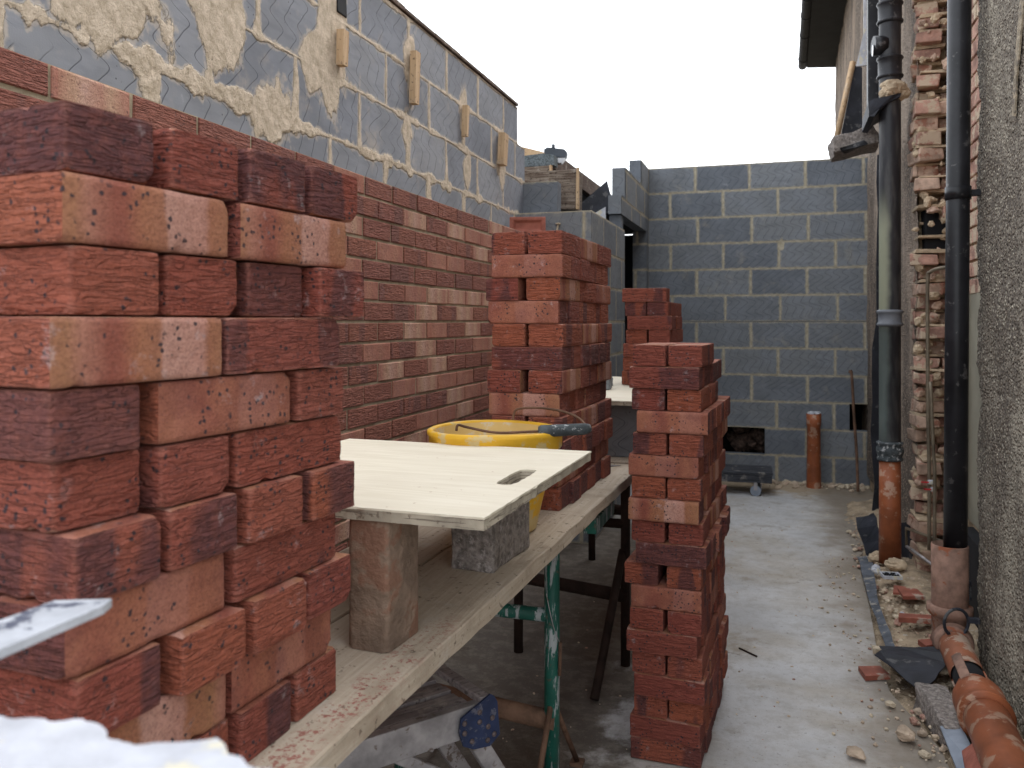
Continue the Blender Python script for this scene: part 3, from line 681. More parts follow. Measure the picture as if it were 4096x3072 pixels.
# single bricks
bs = make_brick_mesh(31)
o = bpy.data.objects.new('brick', bs); col.objects.link(o)
o.rotation_euler = (0, R(-90), R(-4)); o.scale = (1, 1.04, 1.12); o.location = (-.594, 1.272, PT + .1075); o.rotation_euler = (0, R(-90), R(-4)); o.data.materials.clear(); o.data.materials.append(M['mudbrick'])
tag(o, 'muddy brown brick standing on end under the plywood board', 'brick')
# frogged brick on the end of the brick wall
fb = MB(); b = bmesh.new(); w2, h2 = .1075, .051
def ring(wx, hz, y): return [(-wx, y, -hz), (wx, y, -hz), (wx, y, hz), (-wx, y, hz)]
Rg = [ring(w2, h2, .033), ring(w2, h2, -.032), ring(w2 - .02, h2 - .018, -.032), ring(w2 - .036, h2 - .032, -.014)]
vs = [[b.verts.new(p) for p in r_] for r_ in Rg]
for a, c_ in zip(vs, vs[1:]):
    for j in range(4): b.faces.new((a[j], a[(j + 1) % 4], c_[(j + 1) % 4], c_[j]))
b.faces.new(vs[0]); b.faces.new(vs[-1])
bmesh.ops.bevel(b, geom=b.edges[:], offset=.003, segments=2, profile=.5, affect='EDGES')
M['frog'] = plain('smooth_red_brick', (.36, .125, .09), .85, .2, 18, .002, 60)
fb.join(b, M['frog'])
o = fb.build('brick', loc=(-1.42, 4.79, 1.875 + .052), rz=R(14)); tag(o, 'pale red brick on edge showing its frog, on the brick wall end', 'brick')

# ---------------------------------------------------------------- staging boards, plywood, supports
def board(name, x0, x1, y0, y1, z1, th, m, label, cat, group=None, rz=0.0):
    c = ((x0 + x1) / 2, (y0 + y1) / 2, z1 - th)
    mb = MB(); n = 14; dx, dy = (x1 - x0) / 2, (y1 - y0) / 2
    b = bmesh.new(); bmesh.ops.create_cube(b, size=1)
    for v in b.verts: v.co = Vector((v.co.x * dx * 2, v.co.y * dy * 2, (v.co.z + .5) * th))
    long_e = [e for e in b.edges if abs((e.verts[0].co - e.verts[1].co).y) > dy]
    bmesh.ops.subdivide_edges(b, edges=long_e, cuts=60, use_grid_fill=True)
    for v in b.verts:
        nn = mnoise.noise(Vector((v.co.y * 9, v.co.z * 30, 3.1 + x0)))
        if abs(abs(v.co.x) - dx) < 1e-4: v.co.x += nn * .004
        if v.co.z < .001: v.co.z += mnoise.noise(Vector((v.co.y * 25, v.co.x * 4, 1))) * .002
    bmesh.ops.bevel(b, geom=[e for e in b.edges if len(e.link_faces) == 2 and e.calc_face_angle(0) > 1.0], offset=.0025, segments=1, affect='EDGES')
    mb.join(b, m); o = mb.build(name, loc=(c[0], c[1], c[2]), rz=rz)
    tag(o, label, cat, group); return o
# material wants world coords for the brick dust: bake offset through object-space origin at world zero
def at_origin(o):
    mw = Matrix.Translation(o.location) @ o.rotation_euler.to_matrix().to_4x4(); o.data.transform(mw); o.location = (0, 0, 0); o.rotation_euler = (0, 0, 0)
o = board('scaffold_board', -.747, -.520, .30, 3.13, PT, .038, M['plank'], 'pale scaffold board with a rough edge along the front of the staging', 'scaffold board', None, R(-1.55)); at_origin(o)
o = board('scaffold_board', -.985, -.757, .30, 3.10, PT - .004, .038, M['plank'], 'scaffold board at the wall side of the staging behind the front board', 'scaffold board', None, R(-1.55)); at_origin(o)
o = board('scaffold_board', -.70, -.475, 3.17, 4.75, PT, .038, M['plank'], 'front scaffold board of the farther staging under the grey block', 'scaffold board', None, R(-1)); at_origin(o)
o = board('scaffold_board', -.94, -.71, 3.17, 4.75, PT, .038, M['plank'], 'rear scaffold board of the farther staging next to the return wall', 'scaffold board', None, R(-1)); at_origin(o)

def plywood(x0, x1, y0, y1, z, th, slot, label, rz):
    """sheet with bevel-worn edges and, if slot, a hand hole"""
    e = empty('plywood_board', ((x0 + x1) / 2, (y0 + y1) / 2, z), rz); tag(e, label, 'plywood board')
    hx, hy = (x1 - x0) / 2, (y1 - y0) / 2
    n = 40; outer = []
    for (ax, ay, bx, by) in ((-hx, -hy, hx, -hy), (hx, -hy, hx, hy), (hx, hy, -hx, hy), (-hx, hy, -hx, -hy)):
        for i in range(n):
            t = i / n; outer.append((ax + (bx - ax) * t, ay + (by - ay) * t))
    inner = []
    if slot:
        cx, cy, L, w = slot; m = 4 * n
        for i in range(m):
            a = 2 * math.pi * i / m - math.pi * .75
            dx, dy = math.cos(a), math.sin(a)
            px, py = dx * w, dy * w + (L / 2 - w) * (1 if dy > 0 else -1) * min(1, abs(dy) * 1.6)
            inner.append((cx + px, cy + py))
    def layer(z0, z1, grow, mat, name, wob=.0):
        bm = bmesh.new()
        def rg(pts, zz, g, k):
            out = []
            for i, (x, y) in enumerate(pts):
                q = mnoise.noise(Vector((x * 40, y * 40, k * 5.0))) * wob
                out.append(bm.verts.new((x * (1 + (g + q) / hx) if k < 9 else x + q, y * (1 + (g + q) / hy) if k < 9 else y + q, zz)))
            return out
        ot = rg(outer, z1, grow, 1); ob = rg(outer, z0, grow, 2)
        N = len(outer)
        for i in range(N): bm.faces.new((ob[i], ob[(i + 1) % N], ot[(i + 1) % N], ot[i]))
        if inner:
            it = rg(inner, z1, 0, 9); ib = rg(inner, z0, 0, 9)
            for i in range(N):
                j = (i + 1) % N
                bm.faces.new((it[i], it[j], ib[j], ib[i])); bm.faces.new((ot[i], ot[j], it[j], it[i])); bm.faces.new((ob[j], ob[i], ib[i], ib[j]))
        else: bm.faces.new(ot); bm.faces.new(ob[::-1])
        mb = MB(); mb.join(bm, mat); return mb.build(name, e)
    layer(0, th - .004, -.0015, M['plyedge'], 'core', .004)
    layer(th - .0037, th, 0, M['ply'], 'face_veneer', .003)
    return e
plywood(-1.06, -.418, 1.215, 1.91, 1.0265, .021, (.26, -.01, .165, .02), 'cream plywood board with a hand hole, resting level near the yellow bucket', R(-1.5))
plywood(-1.02, -.45, 3.20, 4.60, 1.0245, .018, None, 'cream plywood board carrying the farthest brick stack and broken block', R(-1.5))
g_ = MB(); g_.box((-.05, -.1075, 0), (.05, .1075, .215), M['aggr'], .006)
o = g_.build('concrete_block', loc=(-.617, 1.792, PT), rz=R(-6), sub=4, disp=.006); tag(o, 'rough speckled concrete block under the corner of the plywood board', 'concrete block')
# smooth grey block on end under far plywood
def one_block(x0, y0, z0, dx, dy, dz, label, rz=0, seed=1, chip=0.0):
    mb = MB(); b = bmesh.new(); bmesh.ops.create_cube(b, size=1)
    for v in b.verts: v.co = Vector((v.co.x * dx, v.co.y * dy, (v.co.z + .5) * dz))
    bmesh.ops.bevel(b, geom=b.edges[:], offset=.004, segments=2, affect='EDGES')
    if chip:
        bmesh.ops.subdivide_edges(b, edges=b.edges[:], cuts=5, use_grid_fill=True)
        for v in b.verts:
            if v.co.x > dx * .05 - v.co.z * .3: v.co.x -= (v.co.x + dx * .2) * chip * (0.6 + .6 * mnoise.noise(v.co * 20)); v.co.y += mnoise.noise(v.co * 25) * .01
    bmesh.ops.recalc_face_normals(b, faces=b.faces[:])
    me = bpy.data.meshes.new('grey_block'); b.to_mesh(me); b.free(); me.materials.append(M['block_far'])
    a = me.attributes.new('blk', 'FLOAT_VECTOR', 'POINT'); q = []
    for v in me.vertices: q += [v.co.x + v.co.y, v.co.z, (seed * .31) % 1]
    a.data.foreach_set('vector', q); a2 = me.attributes.new('mort', 'FLOAT', 'POINT'); a2.data.foreach_set('value', [.06] * len(me.vertices))
    o = link('grey_block', me); o.location = (x0, y0, z0); o.rotation_euler = (0, 0, rz); tag(o, label, 'building block'); return o
one_block(-.64, 3.33, PT, .30, .10, .214, 'dark grey block on its edge under the farther plywood board', R(2), 3)
one_block(-.70, 4.35, PT, .40, .10, .214, 'grey block propping the rear of the farther plywood board', R(0), 8)
one_block(-.80, 3.95, 1.043, .17, .10, .20, 'broken grey block with a snapped corner beside the farthest brick stack', R(8), 5, .8)
one_block(-.775, 3.72, 1.043, .13, .09, .065, 'small offcut of grey block lying on the farther plywood board', R(4), 6)
pb = MB(); pb.poly([(-.66, 3.03, PT + .001), (-.60, 3.075, PT + .001), (-.55, 3.08, PT + .001), (-.60, 3.03, PT + .001), (-.65, 3.0, PT + .001)], .002, M['steel'])
o = pb.build('board_plate'); tag(o, 'small dull metal end plate on the far end of the front board', 'metal plate')

# ---------------------------------------------------------------- bucket
BZ = PT
e = empty('bucket', (-.70, 2.055, BZ), R(8)); tag(e, 'yellow plastic bucket with a wire handle standing behind the plywood board', 'bucket')
def wp(a, z): return 1 + (.045 * math.cos(3 * a + .6) + .03 * math.cos(2 * a)) * (z / .26)
mb = MB()
mb.lathe([(.0, .002), (.105, .002), (.110, .006), (.119, .05), (.137, .14), (.150, .212), (.152, .215)], M['yellow'], 56, warp=wp)
mb.lathe([(.152, .214), (.1655, .216), (.168, .220), (.168, .247), (.172, .252), (.172, .260), (.165, .264), (.157, .262), (.155, .258)], M['yellow'], 56, warp=wp)
mb.build('shell', e)
mb = MB(); mb.lathe([(.155, .258), (.148, .21), (.133, .14), (.115, .05), (.106, .014), (0, .012)], M['yellowin'], 56, warp=wp); mb.build('inside', e)
hp = []
for i in range(25):
    t = math.pi * i / 24
    hp.append((.168 * math.cos(t), -.02 - .0 + (-.165) * math.sin(t) * .55 , .250 + .012 * math.sin(t)))
hA = Vector((-.02 - .075, .03, .255))
# handle lies folded: from the near-left eye, across the mouth, out past the right rim, back to the far eye
pts = [(-.075, -.115, .268), (-.070, -.117, .282), (-.05, -.10, .275), (.02, -.09, .262), (.10, -.085, .265), (.172, -.072, .268), (.235, -.035, .270), (.225, .02, .285), (.18, .06, .300), (.11, .105, .305), (.045, .125, .300), (.03, .130, .285), (.028, .13, .268)]
def smooth_path(p, n=6):
    p = [Vector(q) for q in p]; out = []
    for i in range(len(p) - 1):
        a, b, c, d = p[max(i - 1, 0)], p[i], p[i + 1], p[min(i + 2, len(p) - 1)]
        for k in range(n):
            t = k / n; out.append(.5 * ((2 * b) + (c - a) * t + (2 * a - 5 * b + 4 * c - d) * t * t + (3 * b - a - 3 * c + d) * t ** 3))
    out.append(p[-1]); return out
mb = MB(); mb.tube(smooth_path(pts), .0033, M['rust'], 8); hd = mb.build('handle', e)
mb = MB(); mb.tube([(.128, -.080, .266), (.134, -.080, .2665), (.24, -.045, .270), (.248, -.035, .2705)], .014, M['grip'], 16, True, rs=[.0125, .0155, .0145, .012]); mb.build('grip', hd)

# ---------------------------------------------------------------- trestles
def trestle(x_near, x_far, y, top, label, m1, m2, legr, rods=True, feet=True):
    e = empty('trestle', (x_near, y, 0)); tag(e, label, 'trestle')
    for dx in (0, x_far - x_near):
        mb = MB(); mb.tube([(dx, 0, 0.0), (dx, 0, top)], legr, m1, 16); mb.build('post', e)
        if feet:
            for sy in (-1, 1):
                mb = MB(); mb.tube([(dx, 0, .33), (dx, sy * .30, .01)], .008, m2, 8); mb.build('brace', e)
                mb = MB(); mb.box((dx - .02, sy * .30 - .02, 0), (dx + .02, sy * .30 + .02, .012), m2, .002); mb.build('foot', e)
    for z, r in ((top - .012, .018), (.555, .019), (.27, .026)):
        mb = MB(); mb.tube([(legr * .5, 0, z), (x_far - x_near - legr * .5, 0, z + (.0 if z > .3 else .04))], r, m1 if z > .3 else m2, 12); mb.build('rail', e)
    return e
tr = trestle(-.575, -1.02, 2.17, PT - .040, 'green painted steel trestle with chipped paint under the near staging', M['green'], M['rust'], .021)
mb = MB(); mb.tube([(.024, -.01, .40), (.026, -.01, .49)], .005, M['rust'], 8); mb.build('locking_pin', tr)
mb = MB(); mb.tube(smooth_path([(-.01, -.021, .62), (.0, -.026, .58), (.012, -.024, .53), (.024, -.012, .49)]), .0012, M['steel'], 6); mb.build('wire', tr)
mb = MB(); mb.box((.015, .32, .70), (.055, .62, .745), M['green'], .002); mb.build('head_bracket', tr)
t2 = trestle(-.560, -1.0, 3.24, PT - .040, 'dark rusty steel trestle under the joint of the two stagings', M['darkrust'], M['darkrust'], .019, feet=False)
for zz in (.70, .60): 
    mb = MB(); mb.tube([(0, 0, zz), (-.44, 0, zz)], .012, M['darkrust'], 8); mb.build('rail', t2)
mb = MB(); mb.tube([(-.01, 0, .45), (-.05, -.35, .01)], .016, M['darkrust'], 10); mb.build('brace', t2)
trestle(-.540, -.99, 4.62, PT - .040, 'rusty steel trestle holding up the far end of the farther staging', M['darkrust'], M['darkrust'], .02, feet=False)
trestle(-.66, -1.02, .42, PT - .040, 'green steel trestle under the near end of the staging', M['green'], M['rust'], .02, feet=False)

# ---------------------------------------------------------------- folding work platform
ang = math.atan2(-.80, -.60)
e = empty('work_platform', (-.622, 1.72, 0), ang); tag(e, 'worn aluminium folding work platform with blue hinge plates under the staging', 'work platform')
# local: +x = length (towards lower left of view), -y = width (towards the wall)
PH = .515; WL, WW = .95, .31
for i in range(8):
    y = -.030 - i * .0335
    mb = MB(); mb.box((.02, y - .013, PH - .020), (WL - .02, y + .013, PH - .002 - (.004 if i % 2 else 0)), M['slat'], .002); mb.build('slat', e)
for y in (0, -WW + .02):
    mb = MB(); mb.box((0, y - .012, PH - .068), (WL, y + .012, PH), M['steel'], .003); mb.build('side_rail', e)
for x in (-.008, WL):
    mb = MB(); mb.box((x - .014, -WW - .004, PH - .004), (x + .014, .014, PH + .012), M['slat'], .003); mb.build('end_rail', e)
def strip(mb, p0, p1, w, th, m):
    p0, p1 = Vector(p0), Vector(p1); d = (p1 - p0); L = d.length; d.normalize(); s = Vector((0, 1, 0)); u = d.cross(s).normalized()
    b = bmesh.new(); bmesh.ops.create_cube(b, size=1)
    for v in b.verts: v.co = (p0 + p1) / 2 + d * v.co.x * L + u * v.co.y * w + s * v.co.z * th
    bmesh.ops.bevel(b, geom=b.edges[:], offset=.002, segments=1, affect='EDGES'); mb.join(b, m)
for y in (.004, -WW + .016):
    for (x0, x1) in ((.025, -.25), (WL - .025, WL + .25)):
        mb = MB(); strip(mb, (x0, y, PH - .06), (x1, y, .0 + .010), .040, .022, M['steel']); mb.build('leg', e)
    for (x0, x1) in ((.22, -.06), (WL - .22, WL + .06)):
        mb = MB(); strip(mb, (x0, y - .004, PH - .05), (x1 , y - .004, .27), .026, .012, M['steel']); mb.build('stay', e)
for y, s_ in ((.018, 1), (-WW + .0, -1)):
    for x0, sx in ((0, 1), (WL, -1)):
        outl = [(-.035, .012), (-.022, .020), (-.005, .012), (.085, -.028), (.092, -.07), (.078, -.115), (.04, -.135), (-.02, -.142), (-.058, -.115), (-.052, -.06), (-.048, -.01)]
        k = [(x0 + sx * a * .70, y, PH + .004 + b * .70) for a, b in outl]
        mb = MB(); mb.poly(k, .005, M['blue'], (0, s_, 0)); hp_ = mb.build('hinge_plate', e)
        for (a, b) in ((.075, -.045), (.075, -.075), (.02, -.025), (.02, -.055), (-.028, -.055), (-.012, -.078), (.048, -.107), (-.035, -.108), (-.010, -.120)):
            bb = bmesh.new(); bmesh.ops.create_uvsphere(bb, u_segments=10, v_segments=6, radius=.006)
            for v in bb.verts: v.co = Vector((v.co.x + x0 + sx * a * .70, v.co.y * .6 + y + s_ * .006, v.co.z + PH + .004 + b * .70))
            mb = MB(); mb.join(bb, M['rivet'], True); mb.build('rivet', hp_)

# ---------------------------------------------------------------- near, out-of-focus white pieces
e = empty('rough_board', (-.30, .28, 0)); tag(e, 'white smeared board with a ragged edge, blurred in the near left corner', 'board')
pts = []; x = -1.0
while x < .22:
    pts.append((x + .0, .078 + mnoise.noise(Vector((x * 24, 0, 0))) * .016 + mnoise.noise(Vector((x * 70, 2, 0))) * .007 + mnoise.noise(Vector((x * 230, 2, 0))) * .002 - .01 * max(0, x + .05), 1.105)); x += .004
poly = pts[::-1] + [(-1.0, -.16, 1.105), (.22, -.16, 1.105)]
mb = MB(); mb.poly(poly[::-1], .026, M['white']); mb.build('sheet', e, disp=.0)
for x in (-.9, .12):
    mb = MB(); mb.box((x - .03, -.10, 0), (x + .03, -.04, 1.105), M['brown'], .003); mb.build('leg', e)
mb = MB(); mb.poly([(-.457, -.1, 1.1412), (-.457, .476, 1.1412), (-.463, .490, 1.1412), (-.500, .474, 1.1412), (-.508, .30, 1.1412), (-.508, -.1, 1.1412)], .006, M['whiteplank'])
tag(mb.build('painted_batten'), 'white painted timber batten end poking in front of the near brick stack', 'batten')

# ---------------------------------------------------------------- ground
mb = MB(); mb.box((-60, -60, -.3), (60, 60, -.10), M['ground']); tag(mb.build('ground'), kind='structure')
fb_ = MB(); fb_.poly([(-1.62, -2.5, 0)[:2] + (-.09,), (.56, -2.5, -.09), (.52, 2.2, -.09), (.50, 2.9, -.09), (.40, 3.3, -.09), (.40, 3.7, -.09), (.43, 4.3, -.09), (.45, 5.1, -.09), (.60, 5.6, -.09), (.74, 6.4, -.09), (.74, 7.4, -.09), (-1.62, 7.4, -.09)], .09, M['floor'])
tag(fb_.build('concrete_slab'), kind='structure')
# soil strip beside the house
nx, ny = 50, 240; X, Yy = np.meshgrid(np.linspace(.34, 1.15, nx), np.linspace(1.2, 6.6, ny))
Zs = -.03 + .035 * np.clip((X - .40) / .12, 0, 1) + (vn(X * 9, Yy * 9, 5, 4) - .5) * .05 + (vn(X * 40, Yy * 40, 8, 3) - .5) * .02 + .05 * np.clip((X - .5) / .2, 0, 1) * np.clip((Yy - 3.3) / .8, 0, 1)
Zs -= .12 * np.clip((3.25 - Yy) / .5, 0, 1) * np.clip((.52 - X) / .05, 0, 1)
idx = np.arange(nx * ny).reshape(ny, nx); F = np.stack([idx[:-1, :-1], idx[:-1, 1:], idx[1:, 1:], idx[1:, :-1]], -1).reshape(-1, 4)
o = link('soil', np_mesh('soil', np.stack([X, Yy, Zs], -1).reshape(-1, 3), F, [M['soil']], smooth=True)); tag(o, kind='structure')
mb = MB(); gr = random.Random(3)
def soilz(x, y): return .012 + .045 * max(0, min(1, (x - .5) / .2)) * max(0, min(1, (y - 3.3) / .8))
random.seed(11)
for i in range(900):
    y = gr.uniform(2.0, 5.7); x = gr.uniform(.43, .70); r = gr.choice([.003, .004, .005, .006, .008, .012, .015])
    mb.rock((x, y, soilz(x, y)), r, gr.choice([M['stone'], M['stone'], M['pmortar'], M['oldbrick']]))
for i in range(260):
    y = gr.uniform(2.0, 5.2); x = min(.5, gr.gauss(.36, .09)); mb.rock((x, y, .004), gr.choice([.002, .003, .004, .006, .009]), gr.choice([M['stone'], M['stone'], M['pmortar'], M['oldbrick']]))
for i in range(130):
    x = gr.uniform(-.3, .72); mb.rock((x, 7.34 - abs(gr.gauss(0, .10)), .008), gr.choice([.008, .014, .022]), gr.choice([M['stone'], M['pmortar']]))
for i in range(220): mb.rock((gr.uniform(-.9, .35), gr.uniform(1.6, 6.5), .001), gr.choice([.0025, .004, .006]), gr.choice([M['stone'], M['oldbrick'], M['pmortar']]))
tag(mb.build('rubble'), 'small stones and mortar crumbs scattered over the soil strip and floor', 'rubble', kind='stuff')

# ---------------------------------------------------------------- the house on the right
H = empty('house', (.72, 3.5, 0)); tag(H, 'pebbledashed house side with exposed broken brickwork on the right of the yard', 'house')
def dash_panel(name, x0, y0, x1, y1, z0, z1, m, res=.012, jag=None, amp=.004):
    L = math.hypot(x1 - x0, y1 - y0); nu = int(L / res) + 1; nv = int((z1 - z0) / res) + 1
    uu, vv = np.meshgrid(np.linspace(0, L, nu), np.linspace(z0, z1, nv)); dx, dy = (x1 - x0) / L, (y1 - y0) / L
    h = (vn(uu * 60, vv * 60, 3, 2) - .5) * amp * 2 + (vn(uu * 5, vv * 5, 4, 2) - .5) * .02
    u2 = uu.copy()
    if jag: 
        e_ = (vn(vv * 9, vv * 0, 6, 4) - .5) * .10; u2 = uu + np.where(uu > L - .15, e_ * (uu - L + .15) / .15, 0)
    V = np.stack([x0 + u2 * dx - h * dy - .72, y0 + u2 * dy + h * dx - 3.5, vv], -1)
    idx = np.arange(nu * nv).reshape(nv, nu); F = np.stack([idx[:-1, :-1], idx[1:, :-1], idx[1:, 1:], idx[:-1, 1:]], -1).reshape(-1, 4)
    return link(name, np_mesh(name, V.reshape(-1, 3), F, [m], smooth=True), H)
dash_panel('rendered_wall', .765, .6, .765, 3.68, .02, 3.6, M['dash'], .010, jag=True)
dash_panel('rendered_wall', .72, 4.84, .72, 7.36, .10, 5.0, M['dash_far'], .02)
dash_panel('rendered_wall', .722, 7.36, .81, 12.5, .0, 5.02, M['dash_far'], .05)
mb = MB()
mb.box((.060, -2.9, 0), (.5, .06, 3.6), M['oldmortar']); mb.box((.022, 1.42, 0), (.5, 3.87, 5.0), M['oldmortar']); mb.box((.115, 3.8, 0), (.6, 9.0, 5.0), M['oldmortar'])
mb.box((.16, -.1, 0), (.5, 1.44, 3.6), M['oldmortar'])
mb.box((.012, -2.9, 3.6), (.5, 1.40, 5.0), M['dash_far'])
mb.build('masonry_core', H)
# toothed brick pier, facing the camera at y~4.84
mb = MB(); pr = random.Random(9); z = .02
random.seed(5)
while z < 3.55:
    x0 = -.014 + pr.uniform(-.016, .018); yo = 1.27 + pr.uniform(-.07, .09)
    dkb = 1.62 < z < 1.98
    bm_ = pr.choice([M['oldbrick'], M['oldbrick2'], M['oldbrick']])
    if not (dkb and z > 1.69):
        mb.box((x0, yo, z), (x0 + .095 + pr.uniform(0, .035), 1.45, z + .064 + pr.uniform(-.006, .002)), bm_, .006, R(pr.uniform(-9, 9)), .009)
    if pr.random() < .85: mb.box((x0 + .115, yo + pr.uniform(.0, .10), z), (x0 + .19, 1.5, z + .064), pr.choice([M['oldbrick'], M['oldbrick2']]), .006, None, .010)
    mb.box((x0 + .006, yo + pr.uniform(-.01, .05), z + .064), (x0 + .15, 1.45, z + .079), M['oldmortar'], .002, None, .005)
    z += .0775
for i in range(150): mb.rock((pr.uniform(-.012, .14), 1.265 + pr.uniform(-.03, .06), pr.uniform(.1, 3.5)), pr.uniform(.008, .028), pr.choice([M['oldmortar'], M['oldbrick2'], M['oldmortar']]), 1.0)
mb.build('broken_brickwork', H, disp=.006)
# brick leaf behind the render edge (recess)
rects = []; z = .04
rr = random.Random(8); k = 0
while z < 3.5:
    y = -.1 - (.1 if k % 2 else 0)
    while y < 1.40:
        if z > 1.5 or y > 1.05: rects.append(((.157, y + .1, z), (0, -1, 0), (-1, 0, 0), .215, .066, rr.random(), 1.0))
        y += .226
    z += .0775; k += 1
V, F, loc, rn, sm = brick_faces(rects, seed=3, prot=.012)
me = np_mesh('inner_brickwork', [tuple(v) for v in V], F, [M['oldbrick']]); link('inner_brickwork', me, H)
mb = MB(); mb.box((.148, .02, .42), (.156, 1.02, 1.55), M['plaster'], .001); mb.build('plasterboard', H)
mb = MB(); mb.box((.075, .86, .10), (.128, .91, 1.62), M['batten'], .002); mb.build('batten', H)
mb = MB(); mb.box((.10, -.02, .05), (.156, .8, .40), M['dark']); mb.build('floor_gap', H)
mb = MB(); mb.box((.035, 1.34, 1.62), (.145, 1.42, 1.95), M['dark'], .01, None, .01); mb.build('cavity_hole', H)
# eaves, soffit, gutter of the far part
mb = MB(); mb.poly([(-.36, 3.5, 4.93), (-.29, 8.9, 4.93), (.10, 9.0, 4.93), (.05, 3.5, 4.93)][::-1], .18, M['dark']); mb.build('soffit', H)
gp = []
mb = MB(); ys = np.linspace(3.5, 8.95, 20)
mb.tube([(-.40 + (y - 3.5) * .010, y, 4.98) for y in ys], .06, M['gutterblack'], 14)
for y in (7.6, 6.9, 6.3, 5.4, 8.6): mb.tube([(-.40 + (y - 3.5) * .010, y - .02, 4.98), (-.40 + (y - 3.5) * .010, y + .02, 4.98)], .066, M['gutterblack'], 14)
mb.build('gutter', H)
mb = MB(); mb.poly([(-.46, 3.5, 5.05), (-.38, 9.0, 5.05), (1.2, 9.0, 6.2), (1.2, 3.5, 6.2)][::-1], .06, M['brown']); mb.build('roof', H)

# soil pipe against the wall (black above, terracotta below)
SP = empty('soil_pipe', (.592, 4.88, 0)); tag(SP, 'black soil pipe with a cream stained middle, running down into an orange drain', 'soil pipe')
def pipe(name, pr_, m, parent, c=(0, 0), seg=28):
    mb = MB(); mb.lathe(pr_, m, seg, c); return mb.build(name, parent)
pipe('orange_section', [(.0, .05), (.056, .05), (.054, .62), (0, .62)], M['orange'], SP)
pipe('rubber_coupling', [(.052, .60), (.064, .604), (.067, .615), (.060, .622), (.066, .64), (.070, .655), (.068, .672), (.060, .68), (.067, .69), (.069, .70), (.056, .706)], M['grip'], SP)
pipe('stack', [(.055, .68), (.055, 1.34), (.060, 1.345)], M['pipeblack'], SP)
def collar(z, r, h, m, name='collar'):
    return pipe(name, [(r, z), (r + .010, z + .004), (r + .013, z + .011), (r + .010, z + .018), (r + .005, z + .022), (r + .005, z + h - .024), (r + .010, z + h - .018), (r + .013, z + h - .011), (r + .010, z + h - .004), (r, z + h)], m, SP)
collar(1.325, .055, .09, M['grey'])
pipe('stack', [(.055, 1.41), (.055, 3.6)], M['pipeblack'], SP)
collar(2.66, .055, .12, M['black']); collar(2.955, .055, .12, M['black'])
mb = MB(); mb.tube([(-.02, -.01, 2.84), (-.085, -.02, 2.84)], .052, M['black'], 24); mb.build('access_cap', SP)
mb = MB(); mb.tube([(-.086, -.02, 2.815), (-.0895, -.02, 2.815)], .03, M['glass'], 20); mb.build('cap_disc', SP)

# square black downpipe beside it, with pale edge
mb = MB(); mb.box((.505, 5.12, 2.56), (.565, 5.18, 3.9), M['black'], .006)
tag(mb.build('downpipe'), 'narrow square black downpipe left of the soil pipe, ending on the flashing', 'downpipe')
mb = MB(); mb.poly([(.487, 5.61, 2.954), (.545, 5.61, 2.954), (.545, 5.61, 4.3), (.530, 5.61, 4.3), (.530, 5.61, 3.16)], .02, M['white'], (0, 1, 0))
tag(mb.build('trim_strip'), 'pale trim strip with a pointed foot behind the square downpipe', 'trim strip')
# flashing lumps
mb = MB(); mb.poly([(.475, 4.80, 2.455), (.50, 4.79, 2.450), (.53, 4.79, 2.485), (.58, 4.80, 2.515), (.64, 4.81, 2.545), (.645, 4.81, 2.565), (.60, 4.80, 2.560), (.55, 4.80, 2.545), (.50, 4.80, 2.535), (.478, 4.81, 2.525)], .30, M['membrane'], (0, 1, -.1))
tag(mb.build('flashing_sheet', disp=.012), 'torn black flashing sheet around the soil pipe', 'flashing')
mb = MB(); random.seed(4)
for (x, y, z, r) in ((.565, 4.82, 2.575, .038), (.60, 4.83, 2.60, .042), (.635, 4.85, 2.605, .04), (.65, 4.87, 2.57, .035)): mb.rock((x, y, z), r, M['oldmortar'], 1.0)
tag(mb.build('mortar_lump', disp=.004), 'crumbling mortar lump stuck to the soil pipe above the torn flashing', 'mortar')
mb = MB(); mb.box((.315, 5.12, 2.345), (.56, 5.42, 2.455), M['aggr'], .008, Matrix.Rotation(R(-12), 4, 'Y'), .014)
mb.box((.38, 5.10, 2.33), (.50, 5.135, 2.365), M['black'], .006, Matrix.Rotation(R(-18), 4, 'Y'), .02)
o = mb.build('coping_stub', sub=3, disp=.012); tag(o, 'broken end of old concrete coping with torn black felt, above the back wall', 'coping')
mb = MB(); mb.tube([(.42, 6.35, 2.66), (.535, 6.42, 3.22)], .02, M['sawn'], 4); tag(mb.build('leaning_batten'), 'pale timber batten leaning on the house above the back wall', 'batten')
mb = MB(); mb.poly([(.45, 6.45, 2.66), (.60, 6.45, 2.66), (.60, 6.45, 3.18), (.55, 6.45, 3.20)], .03, M['membrane'], (0, 1, 0)); tag(mb.build('felt_flap'), 'black felt flap hanging behind the leaning batten', 'felt')
# torn membrane down the wall edge
mb = MB(); pts = []
mr_ = random.Random(12)
for i in range(14):
    z = .03 + i * .19; xo = .672 + .006 * mr_.uniform(-1, 1) - (.035 if z < 1.35 else 0) * mr_.uniform(.4, 1.3)
    pts.append((xo, z))
for (a, za), (b_, zb) in zip(pts, pts[1:]):
    mb.poly([(a, 6.2, za), (.72, 6.2, za), (.72, 6.2, zb), (b_, 6.2, zb)], .015, M['membrane'], (0, 1, 0))
tag(mb.build('torn_membrane'), 'torn black membrane strip running down the house wall by the back wall', 'membrane')

